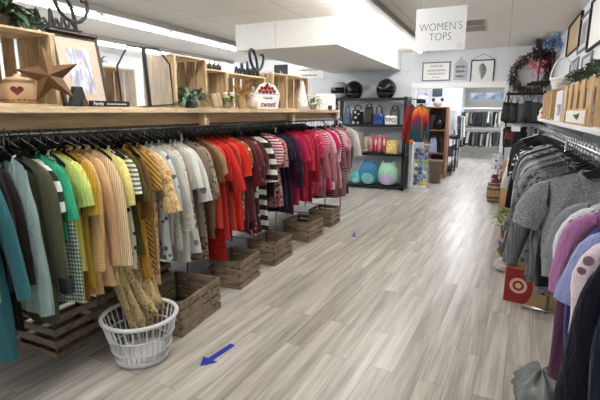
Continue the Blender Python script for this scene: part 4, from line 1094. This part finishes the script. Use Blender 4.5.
oo = thing('hanging_ornament', 'small pink ornament hanging on the white wall behind the bookcase', 'ornament', (-2.0, 12.77, 2.06))
MB().ell((0, 0, 0), (.05, .02, .07)).build('body', plain('#c98a98', .6), oo, True); MB().tube([(0, 0, .06), (0, .01, .2)], .004, 5).build('string', IRON, oo)
# bins and shoe rack along the aisle beyond the door
wb = thing('waste_bin', 'tan woven waste bin just beyond the doorway', 'bin', (-1.31, 10.25, 0))
MB().lathe([(.13, 0), (.135, .02), (.16, .5), (.168, .52), (.155, .52), (.12, .03), (.0005, .03)], 24, cap=False).build('body', plain('#7d6a57', .8, 0, .3), wb, True)
MB().tube([(.162*cos(a), .162*sin(a), .515) for a in [2*pi*k/24 for k in range(24)]], .012, 6, True).build('rim', plain('#a08b72', .7), wb, True)
def small_rack(label, y, h, x=-1.22, ln=.7):
    t = thing('shoe_rack', label, 'rack', (x, y, 0), 0, 'black racks along the stockroom aisle')
    for a in (-1, 1):
        for b in (-1, 1): MB().tube([(a*.14, b*ln/2, 0), (a*.14, b*ln/2, h)], .012, 6).build('post', BLACKM, t)
    for z in (.1, h*.5, h): MB().bb(-.15, .15, -ln/2, ln/2, z-.012, z).build('shelf', BLACKM, t)
rr = random.Random(9); shoecol = [('black', '#1b1b1e'), ('white', '#d5d5d8'), ('grey', '#7c7d82'), ('brown', '#5b4536')]
for ri, (y, h, lab) in enumerate(((11.95, 1.0, 'black wire rack of shoes right after the brown bookcase'), (12.95, 1.15, 'black wire rack of shoes farther down the stockroom aisle'))):
    small_rack(lab, y, h)
    for z in (.1, h*.5, h):
        for k in range(3):
            nm, hx = shoecol[rr.randrange(4)]
            o = MB().ell((0, 0, .05), (.11, .045, .045), 12, 7).ell((-.06, 0, .09), (.045, .04, .05), 10, 6).build('shoe', plain(hx, .6), None, True)
            o.location = (-1.2, y-.22+.22*k, z+.002); o.rotation_euler = (0, 0, pi+rr.uniform(-.2, .2))
            tag(o, f'{nm} shoe on a black wire rack in the stockroom aisle', 'shoe', f'{nm} shoes on the stockroom racks')
# double rail of clothes far down the room
fk = thing('double_clothes_rail', 'two-tier white clothes rail at the far end of the stockroom', 'clothes rack', (-.62, 16.6, 0))
for z in (1.72, 1.02): MB().tube([(-.82, 0, z), (.85, 0, z)], .018, 8).build('rail', WHITE, fk, True)
for x in (-.82, .85): MB().tube([(x, 0, 0), (x, 0, 1.74)], .02, 8).build('upright', WHITE, fk, True)
far = []
FC = [('white', '#c9c9c9'), ('black', '#1d1e20'), ('grey', '#717375'), ('olive grey', '#4c5044'), ('cream', '#a9a392'), ('charcoal', '#303235')]
for nm, hx in FC:
    b = body_mesh(.42, .60, .05, len(nm)+40).build('shirt', cloth('plain', hx), None, True); far.append((nm, b))
rr = random.Random(77); used = set()
for tier, z in enumerate((1.72, 1.02)):
    for k in range(34):
        j = rr.choice((0, 1, 1, 1, 2, 3, 3, 4, 5, 5)); nm, b = far[j]
        if j in used: o = b.copy(); COL.objects.link(o)
        else: o = b; used.add(j)
        o.location = (-1.24+k*.043, 16.6, z+.02); o.rotation_euler = (0, 0, radians(66+rr.uniform(-16, 16))); o.scale = (.9, .8, rr.uniform(.85, 1.1))
        tag(o, f'{nm} shirt on the two-tier rail at the far end', 'shirt', f'{nm} shirts on the far two-tier rail')
for j, (nm, b) in enumerate(far):
    if j not in used: bpy.data.objects.remove(b)
lump('hanging_bundle', 'bright yellow bundle hanging low on the far two-tier rail', 'bundle', (-1.30, 16.3, .78), (.07, .05, .2), '#cdc63a', seed=8)
for k, (x0, x1, lab) in enumerate(((-1.26, -.72, 'blue grey seascape picture above the far rail, beside the corridor wall'), (-.68, -.05, 'larger snowy seascape picture above the far rail'))):
    t = wall_sign('framed_picture', lab, x0, x1, 2.06, 2.36, 18.9, art_mat('#e6eaf0', '#9db2c8', '#5c7da0', 5), plain('#b9c2cc', .5), .02, cat='picture')
    t.location.y = 18.9
# clothing along the corridor's east side and beside the door
for k in range(7):
    o = body_mesh(.4, .75, .07, 700+k).build('hanging_coat', cloth('plain', ['#2a2b2e', '#8b8d90', '#c9c9c6', '#44464a', '#1c1d20', '#a3a09a', '#5a5c52'][k]), None, True)
    o.location = (.16, 10.6+k*.5, 1.55); o.rotation_euler = (0, 0, radians(15)); o.scale = (.8, 1, 1)
    tag(o, ('black coat on the corridor hooks just behind the doorway', 'grey coat second along the corridor hooks', 'white coat third along the corridor hooks', 'dark grey coat fourth along the corridor hooks', 'black coat fifth along the corridor hooks', 'stone coat sixth along the corridor hooks', 'olive coat last along the corridor hooks')[k], 'coat', 'coats along the corridor')

# ------------------------------------------------------------------ handbag rails right of the doorway
hbk = thing('handbag_rail', 'black two-level bag rail on the back wall beside the doorway', 'rail', (.36, 9.2, 0))
for x in (-.29, .30): MB().bb(x-.015, x+.015, -.02, .02, 0, 1.98).build('post', BLACKM, hbk)
for z, d in ((1.93, 0), (1.42, -.02), (2.10, .05)): MB().bb(-.33 if z < 2 else .0, .36, d-.018, d+.018, z-.025, z+.025).build('bar', BLACKM, hbk)
rr = random.Random(31)
labs = ['black handbag closest to the doorway on the upper bag rail', 'glossy black handbag second on the upper bag rail', 'grey handbag third on the upper bag rail', 'large black handbag fourth on the upper bag rail', 'slate handbag fifth on the upper bag rail', 'black handbag at the crate end of the upper bag rail']
for k in range(6):
    c = ['#1a1619', '#121214', '#5b5c60', '#19191c', '#46484c', '#151517'][k]; x = .06+.115*k; w_ = (.19, .16, .2, .17, .2, .16)[k]; t = thing('handbag', labs[k], 'handbag', (x, 9.12-(k % 2)*.05, 1.90), 0, 'handbags on the upper bag rail')
    def fn(u, v):
        a = 2*pi*u; c_, s_ = cos(a), sin(a); q = .5
        return (w_/2*math.copysign(abs(c_)**q, c_)*(1-.25*v), .045*math.copysign(abs(s_)**q, s_), -.46+.34*v-.02*(k % 3)+.02*cos(2*a+k))
    m = MB().sheet(fn, 18, 6, True); m.f.append(tuple(range(17, -1, -1))); m.f.append(tuple(6*18+i for i in range(18))); m.build('body', plain(c, .35), t, True)
    MB().tube([(-.05, 0, -.14), (-.04, 0, -.05), (0, 0, .03), (.04, 0, -.05), (.05, 0, -.14)], .006, 6).build('strap', plain(c, .4), t, True)
labs = ['dark lower bag beside the price card', 'charcoal lower bag behind the price card', 'black lower bag at the middle of the lower bag rail', 'grey striped lower bag next to the short rack', 'black lower bag against the east wall']
for k in range(5):
    b = body_mesh(.2, .5, .08, 820+k, nu=10, nv=8).build('hanging_bag', cloth('plain', ['#2b2a2d', '#3b3c40', '#1c1c1f', '#6b6c70', '#202023'][k]), None, True)
    b.location = (.12+.13*k, 9.08, 1.47); b.rotation_euler = (0, 0, radians(20)); tag(b, labs[k], 'bag', 'bags on the lower bag rail')
pc = thing('price_card', 'blank white card clipped to the lower bag rail', 'card', (.24, 8.98, 1.30)); MB().bb(-.075, .075, -.003, .003, -.05, .05).build('card', WHITE, pc); MB().bb(-.01, .01, -.006, .012, .045, .07).build('clip', CHROME, pc)
pu = body_mesh(.17, .30, .07, 840, nu=10, nv=7).build('hanging_purse', plain('#6d1c24', .5, 0, .3), None, True); pu.location = (.14, 8.93, 1.40); pu.rotation_euler = (0, 0, .3); tag(pu, 'dark red bag hanging low between the price card and doorway', 'bag')
# low table of bundles by the doorway

tbk = thing('display_stand', 'low tan display stand by the doorway holding soft bundles', 'stand', (.10, 8.98, 0))
MB().bb(-.12, .2, -.2, .18, .52, .55).build('top', PINE, tbk, bevel=.003)
for x in (-.1, .18):
    for y in (-.18, .16): MB().bb(x-.015, x+.015, y-.015, y+.015, 0, .519).build('leg', PINEV, tbk)
def sack(label, loc, w, d, h, mat, rz, seed):
    t = thing('cloth_sack', label, 'bag', loc, rz); r = random.Random(seed); ph = r.uniform(0, 6)
    def fn(u, v):
        a = 2*pi*u; c, s = cos(a), sin(a); q = .6; k = 1-.35*v*v+.06*sin(5*a+ph+4*v)
        return (w/2*math.copysign(abs(c)**q, c)*k, d/2*math.copysign(abs(s)**q, s)*k, h*v+.02*v*sin(3*a+ph))
    m = MB().sheet(fn, 24, 9, True); m.f.append(tuple(range(23, -1, -1))); m.f.append(tuple(9*24+k for k in range(24))); m.build('body', mat, t, True)
    MB().tube([(-w*.2, 0, h*.97), (-w*.15, 0, h*1.2), (w*.15, 0, h*1.2), (w*.2, 0, h*.97)], .007, 6).build('handle', mat, t, True)
sack('blue and white patterned soft bag on the tan stand by the doorway', (.0, 8.9, .552), .2, .16, .26, cloth('paisley', '#8b9bb8', '#dfe3ea', .5, '#4a5876'), .3, 14)
sack('cream soft bag on the tan stand by the doorway', (.2, 8.9, .552), .14, .14, .2, plain('#c9bda8', .8, 0, .2), 0, 15)
for (x, y, z, w_, h_, hx, lab) in ((-1.50, 11.12, .622, .2, .34, '#9fabc6', 'blue and white cloth bag in the middle of the brown bookcase'), (-1.29, 11.14, .622, .13, .38, '#2e2c2e', 'dark grey bag at the side of the blue and white bag'),
    (-1.30, 11.14, .122, .16, .3, '#2a2526', 'black bag on the lowest bookcase shelf'), (-1.53, 11.14, .122, .2, .28, '#9c7f78', 'pink brown bag on the lowest bookcase shelf'), (-1.55, 11.14, 1.182, .17, .36, '#3b2624', 'dark brown bag beside the helmet in the top compartment')):
    sack(lab, (x, y, z), w_, .16, h_, plain(hx, .7, 0, .35), .1, int(h_*100))
for k, (y, hx, nm) in enumerate(((12.3, '#c9cacc', 'white'), (13.6, '#3a3b3e', 'charcoal'), (13.9, '#b7b3ac', 'stone'), (14.2, '#1f2022', 'black'), (14.6, '#8d8f92', 'grey'), (15.0, '#d5d5d2', 'ivory'), (15.4, '#55584e', 'olive'))):
    o = body_mesh(.34, .8, .08, 760+k).build('hanging_coat', cloth('plain', hx), None, True); o.location = (-1.21, y, 1.62 if y > 12.5 else 1.78); o.rotation_euler = (0, 0, radians(-20)); o.scale = (.9, 1, 1)
    tag(o, f'{nm} coat hanging along the inner wall behind the bookcase', 'coat', 'coats along the inner wall')

# barrel with red flowers
br_ = thing('wooden_barrel', 'small wooden barrel planter with dark hoops on the floor near the doorway', 'barrel', (-.02, 8.45, 0))
MB().lathe([(.105, 0), (.125, .08), (.132, .18), (.125, .28), (.108, .36), (.095, .36), (.1, .3), (.0005, .29)], 26, cap=False).build('staves', wood('#a58763', '#6e5238', (14, 14, .6), .65), br_, True)
for z, r_ in ((.03, .117), (.1, .131), (.25, .131), (.33, .119)): MB().lathe([(r_, z-.012), (r_+.003, z-.011), (r_+.003, z+.011), (r_, z+.012)], 26, cap=False).build('hoop', plain('#3c3128', .5, .5), br_, True)
fl = thing('red_flower_pot', 'dark red flowers in a pot sitting in the wooden barrel', 'flowers', (-.02, 8.45, .292))
MB().lathe([(.06, 0), (.075, .12), (.0005, .11)], 18, cap=False).build('pot', plain('#5a1e1c', .5), fl, True)
m = MB(); rr = random.Random(6)
for k in range(26):
    a = rr.uniform(0, 6.3); q = rr.uniform(0, .07); m.ell((q*cos(a), q*sin(a), .13+rr.uniform(0, .07)), (.022, .022, .016), 7, 5)
m.build('blossom', plain('#6e1a1e', .6, 0, .3), fl, True); foliage(fl, 'foliage', G1, 16, .06, .02, .07, .03, 17, .4, 1, (0, 0, .11))

# ------------------------------------------------------------------ wreath and wall flowers
wr = thing('twig_wreath', 'brown twig wreath with a pink bow on the back wall', 'wreath', (.40, 9.28, 2.27), 0, None, (0, 0, radians(-8)))
m = MB(); rr = random.Random(8)
for k in range(64):
    a0 = rr.uniform(0, 6.3); R = rr.uniform(.22, .33); y0 = rr.uniform(-.06, .05); pts = []
    for i in range(9):
        a = a0+i*.17; q = R+.03*sin(i*1.3+k); pts.append((q*cos(a), y0+.03*sin(i+k), q*sin(a)))
    m.tube(pts, .006, 4)
m.build('twigs', plain('#4b3a33', .8, 0, .4), wr)
m = MB()
for k in range(300):
    a = rr.uniform(0, 6.3); q = rr.uniform(.22, .34); leaf(m, (q*cos(a), -.05, q*sin(a)), (cos(a+rr.uniform(-1, 1)), -.5, sin(a+rr.uniform(-1, 1))), .085, .034, .1, 3)
m.build('leaves', plain('#54402f', .8, 0, .5), wr)
m = MB()
for k, a in enumerate((.3, .9, 2.1, 2.8, 4.2, 5.2)):
    m.tube([(0, 0, 0), (.07*cos(a), -.03, .07*sin(a)), (.13*cos(a+.2), -.02, .13*sin(a+.2)), (.09*cos(a+.6), -.05, .09*sin(a+.6)), (0, -.02, 0)], .018, 6, flat=.3)
M_ = T(.11, -.15, .12) @ Matrix.Scale(1.35, 4); m.v = [tuple(M_ @ Vector(v)) for v in m.v]; m.build('bow', plain('#dd8496', .6, 0, .35), wr, True)
def swag(name, label, cat, loc, pcol, gcol, s, n, seed):
    t = thing(name, label, cat, loc); rr = random.Random(seed); m = MB()
    for k in range(n):
        a = rr.uniform(0, 6.3); e = rr.uniform(-.6, 1.2); q = s*rr.uniform(.5, 1); c = Vector((q*cos(a)*cos(e), q*.6*sin(a)*cos(e), q*sin(e)))
        for j in range(7):
            b = j*2*pi/7; leaf(m, c, (cos(b), -.35, sin(b)), s*.42, s*.22, .1, 3)
    m.build('petals', pcol, t, True)
    foliage(t, 'foliage', gcol, 40, s*.7, s*.4, s*.8, s*.25, seed+1, .3, 1, (0, .02, -s*.3)); return t
def vase(t, z0, r, col): MB().lathe([(r*.7, z0), (r, z0+.06), (r*.9, -.1), (r*.6, -.04), (r*.6, -.02), (.0005, -.05)], 18, cap=False).build('vase', col, t, True)
t = swag('flower_arrangement', 'crimson and pink flowers beside the wreath in the corner', 'flowers', (.60, 9.16, 2.47), plain('#8e2740', .6, 0, .5), plain('#3a2b2a', .8, 0, .4), .15, 24, 50)
t = swag('flower_arrangement', 'dark brown dried flowers near the corner ceiling', 'flowers', (.53, 8.6, 2.58), plain('#3b2a26', .8, 0, .4), plain('#2f2a24', .8, 0, .4), .2, 24, 52)
t = swag('flower_arrangement', 'pale blue hydrangea flowers in the corner above the crates', 'flowers', (.62, 8.0, 2.62), plain('#7f9fcc', .6, 0, .25), plain('#3f4f4a', .7, 0, .3), .14, 30, 54)
for (x, y, z, tx) in ((.5, 8.75, 2.34, 'crimson flowers'), (.53, 8.6, 2.58, 'dried flowers'), (.62, 8.0, 2.6, 'blue hydrangea')):
    pass
tw = thing('wall_mount_holder', 'dark wire flower holder fixed to the corner walls behind the flowers', 'holder', (.6, 8.75, 2.1))
MB().bb(-.2, .168, -.03, .03, -.02, .02).build('arm', BLACKM, tw); MB().tube([(-.1, 0, .0), (-.1, 0, .2), (-.07, -.1, .46), (.0, -.65, .46)], .012, 6).build('stem', plain('#2b2420', .8), tw)
MB().tube([(.05, 0, .01), (.08, -.3, .25), (.02, -.72, .5)], .01, 6).build('stem', plain('#2b2420', .8), tw)

# ------------------------------------------------------------------ white ledge: crates, basket, greenery
LZ = 1.501
TAN = (wood('#c7a276', '#9b7648', (6, 6, .9), .6), PINEV)
def ledge_crate(label, y0, y1, x, H, n, depth=.19):
    t = thing('pine_crate', label, 'crate', (x, (y0+y1)/2, LZ), 0, 'pine crates on the white ledge'); L = y1-y0; m = MB(); w_ = L/n
    for k in range(n): MB().bb(-.01, .002, -L/2+k*w_, -L/2+k*w_+w_*.6, .0, H).build('slat', TAN[0], t, bevel=.002)
    for z in (.03, H-.07): MB().bb(-.0, .014, -L/2, L/2, z, z+.05).build('rail', TAN[1], t)
    for s in (-1, 1): MB().bb(.014, depth, s*(L/2-.008)-.007, s*(L/2-.008)+.007, 0, H-.01).build('end_panel', TAN[0], t)
    MB().bb(.014, depth, -L/2+.016, L/2-.016, H-.02, H-.008).build('top_panel', TAN[0], t)
    return t
ledge_crate('pine crate at the far end of the white ledge, under the white basket', 6.3, 7.75, .545, .37, 4)
ledge_crate('pine crate on the white ledge under the greenery', 3.55, 5.2, .545, .34, 5)
wbx = thing('white_carton', 'white patterned box between the two ledge crates', 'box', (.62, 5.65, LZ)); MB().bb(-.07, .1, -.28, .3, 0, .33).build('body', plain('#dfdfe0', .5), wbx, bevel=.003)
MB().bb(-.0715, -.0702, -.26, .1, .06, .18).build('printed_panel', cloth('paisley', '#dcdcdc', '#8c8a90', .35, '#3c3c44'), wbx)
wk = thing('white_wicker_basket', 'white wicker basket with a tall hoop handle on the far ledge crate', 'basket', (.635, 6.5, LZ+.372), radians(75)); wk.scale = (1.25, 1.25, 1.25)
MB().lathe([(.06, 0), (.075, .01), (.1, .11), (.106, .12), (.095, .12), (.07, .015), (.0005, .015)], 24, cap=False).build('bowl', plain('#e6e3da', .7, 0, .12), wk, True)
MB().tube([(0, .1*cos(a), .1+.21*sin(a)) for a in [pi*k/16 for k in range(17)]], .009, 6).build('handle', plain('#e9e6de', .7), wk, True)
m = MB()
for k in range(3): m.tube([((.078+.01*k)*cos(a), (.078+.01*k)*sin(a), .03+.035*k) for a in [2*pi*i/24 for i in range(24)]], .007, 5, True)
m.build('woven_band', plain('#d7d3c8', .7), wk, True)
gr = thing('ivy_garland', 'grey green leafy garland lying on the ledge crate', 'plant', (.64, 4.45, LZ+.342))
m = MB(); m.tube([(0, -.75, .02), (.02, -.3, .04), (-.03, .2, .03), (.02, .75, .02)], .012, 6); m.build('stem', plain('#4a4436', .8), gr)
for k in range(5): foliage(gr, 'foliage', (G3, G2)[k % 2], 34, .05, .08, .10, .045, 60+k, .5, 1.1, (-.03, -.62+.31*k, .03))
fb = thing('framed_box', 'white wooden-framed box lying in front of the ledge crate', 'box', (.575, 4.15, LZ), 0)
MB().bb(-.05, -.032, -.55, .55, 0, .125).build('frame', TAN[0], fb, bevel=.002)
MB().bb(-.053, -.05, -.5, .5, .015, .11).build('panel', plain('#e2e1dc', .5), fb)
m = MB(); m.v = []; foliage(fb, 'leaf_motif', plain('#5c6a4e', .6), 6, .03, .02, .07, .03, 70, .2, 1, (-.055, -.2, .04))
og = thing('white_figurine', 'small white ornament with a red detail at the far ledge end', 'figurine', (.55, 7.85, LZ))
MB().lathe([(.05, 0), (.055, .02), (.03, .07), (.035, .11), (.02, .15), (.0005, .17)], 18, cap=False).build('body', WHITEP, og, True); MB().ell((0, -.03, .09), (.018, .014, .02), 8, 6).build('red_detail', plain('#8d2a30', .5), og, True)

# frames on the east wall
def side_frame(name, label, y0, y1, z0, z1, board, frame, fw, depth, inner=None, cat='picture'):
    t = thing(name, label, cat, (.768, (y0+y1)/2, (z0+z1)/2)); w, h = y1-y0, z1-z0; m = MB()
    for a in (-1, 1):
        m.bb(-depth, 0, a*w/2-(fw if a > 0 else 0), a*w/2+(fw if a < 0 else 0), -h/2, h/2); m.bb(-depth, 0, -w/2+fw, w/2-fw, a*h/2-(fw if a > 0 else 0), a*h/2+(fw if a < 0 else 0))
    m.build('frame', frame, t, bevel=.002)
    MB().bb(-depth*.35, -.001, -w/2+fw, w/2-fw, -h/2+fw, h/2-fw).build('board', board, t)
    if inner: MB().bb(-depth*.35-.003, -depth*.35, -w*.22, w*.22, -h*.3, h*.3).build('artwork', inner, t)
    return t
side_frame('shadow_box', 'deep black framed shadow box on the east wall near the hydrangea', 6.3, 7.45, 2.36, 2.77, wood('#c2ab8d', '#94805f', (6, 6, 1), .6), BLACKM, .012, .03)
side_frame('framed_picture', 'slim grey framed picture with a narrow print on the east wall', 5.75, 6.4, 2.28, 2.68, plain('#d7d8da', .5), plain('#6e7074', .5), .02, .02, plain('#8e8f94', .5))
side_frame('framed_picture', 'large white picture with a black frame high on the east wall', 4.3, 5.65, 2.22, 2.72, WHITE, BLACKM, .02, .03)
side_frame('framed_picture', 'small grey picture low on the east wall above the basket', 6.2, 6.9, 2.02, 2.24, plain('#aeb2b8', .5), plain('#83868c', .5), .025, .02)
side_frame('framed_picture', 'small pale picture low on the east wall above the garland', 5.3, 5.9, 1.98, 2.2, plain('#c4c7cb', .5), plain('#8b8e94', .5), .025, .02)

# ------------------------------------------------------------------ floor items under the short rack
tp = thing('tan_board', 'tall tan plywood board standing at the far end of the short rack', 'board', (.12, 7.5, 0), 0)
MB().bb(-.055, .08, -.012, .012, 0, .86).build('panel', TAN[0], tp, bevel=.003); MB().bb(-.05, .075, .013, .12, 0, .03).build('foot', TAN[0], tp)
crate('wooden_crate', 'tan crate on the floor under the black tops, with ivy on top', (.33, 5.75, 0), (.42, .36, .29), radians(90), mats=(TAN[0], PINEV), slats=3)
p = thing('potted_ivy', 'trailing green ivy on the tan crate under the black tops', 'plant', (.17, 6.05, 0))
MB().lathe([(.06, 0), (.075, .14), (.08, .15), (.068, .15), (.0005, .13)], 18, cap=False).build('pot', plain('#6b5a48', .6), p, True)
foliage(p, 'foliage', G4, 60, .09, .25, .11, .05, 91, .6, 1.0, (-.02, 0, .14))
# carton with the red bullseye panel
bx = thing('cardboard_carton', 'cardboard carton with a red bullseye emblem under the grey tops', 'box', (.36, 4.05, 0), radians(-10))
CARD = plain('#a88a64', .8, 0, .08); RED = plain('#8f1a1c', .55, 0, .05)
cw, cd, chh = .40, .30, .31
for s in (-1, 1):
    MB().bb(-cw/2, cw/2, s*cd/2-.003, s*cd/2+.003, 0, chh if s > 0 else .31).build('long_side', CARD, bx); MB().bb(s*cw/2-.003, s*cw/2+.003, -cd/2+.004, cd/2-.004, 0, chh).build('end_side', CARD, bx)
MB().bb(-cw/2+.004, cw/2-.004, -cd/2+.004, cd/2-.004, 0, .006).build('bottom', CARD, bx)
for s in (-1, 1):
    R_ = Matrix.Rotation(radians(-35*s), 3, 'Y'); MB().box((s*(cw/2+.05), 0, chh+.07), (.004, cd-.02, .14), Matrix.Rotation(radians(38*s), 3, 'Y')).build('flap', CARD, bx)
pan = [(-cw/2, .0), (-.06, .0)]+[(-.06+.075*sin(a), .15-.15*cos(a)) for a in [pi*k/14 for k in range(1, 14)]]+[(-.06, .305), (-cw/2, .305)]
MB().prism(pan, .001, T(0, -cd/2-.004, 0)).build('red_panel', RED, bx)
def disc(r0, r1, y, mat, nm):
    vs = []; n = 32
    for r in (r0, r1):
        for k in range(n): vs.append((-.095+r*cos(2*pi*k/n), y, .155+r*sin(2*pi*k/n)))
    fs = [(k, (k+1) % n, n+(k+1) % n, n+k) for k in range(n)]
    MB().add(vs, fs).build(nm, mat, bx, solid=.0006)
disc(.045, .068, -cd/2-.0052, plain('#d9b8a4', .6), 'emblem_ring'); disc(.0005, .024, -cd/2-.0052, plain('#d9b8a4', .6), 'emblem_dot')
# plastic bags
def crumple(name, label, loc, r, seed, mat):
    rr = random.Random(seed); m = MB(); ph = [rr.uniform(0, 6) for _ in range(8)]
    def fn(u, v):
        a = 2*pi*u; b = pi*(v-.5)*.98
        k = 1+.16*sin(5*a+ph[0]+3*b)+.13*abs(sin(7*a-5*b+ph[1]))+.12*abs(sin(9*b+6*a+ph[2]))-.1*abs(sin(11*a+ph[4]))
        z = r[2]*(1+sin(b)); return (r[0]*cos(b)*cos(a)*k, r[1]*cos(b)*sin(a)*k, max(.002, z*(1+.1*sin(6*a+ph[3]))))
    o = m.sheet(fn, 40, 26, True).build(name, mat, None, True); o.location = loc; return tag(o, label, 'bag')
def plastic(c, a):
    m = glass(c, .12, a); return m
crumple('plastic_bag', 'crumpled clear grey plastic bag on the floor under the navy tops', (.30, 2.43, 0), (.11, .17, .12), 3, plastic('#a4a9a8', .5))
crumple('plastic_bag', 'crumpled pale plastic bag on the floor behind the carton', (.16, 4.75, 0), (.11, .14, .05), 4, plastic('#e2d9d2', .55))
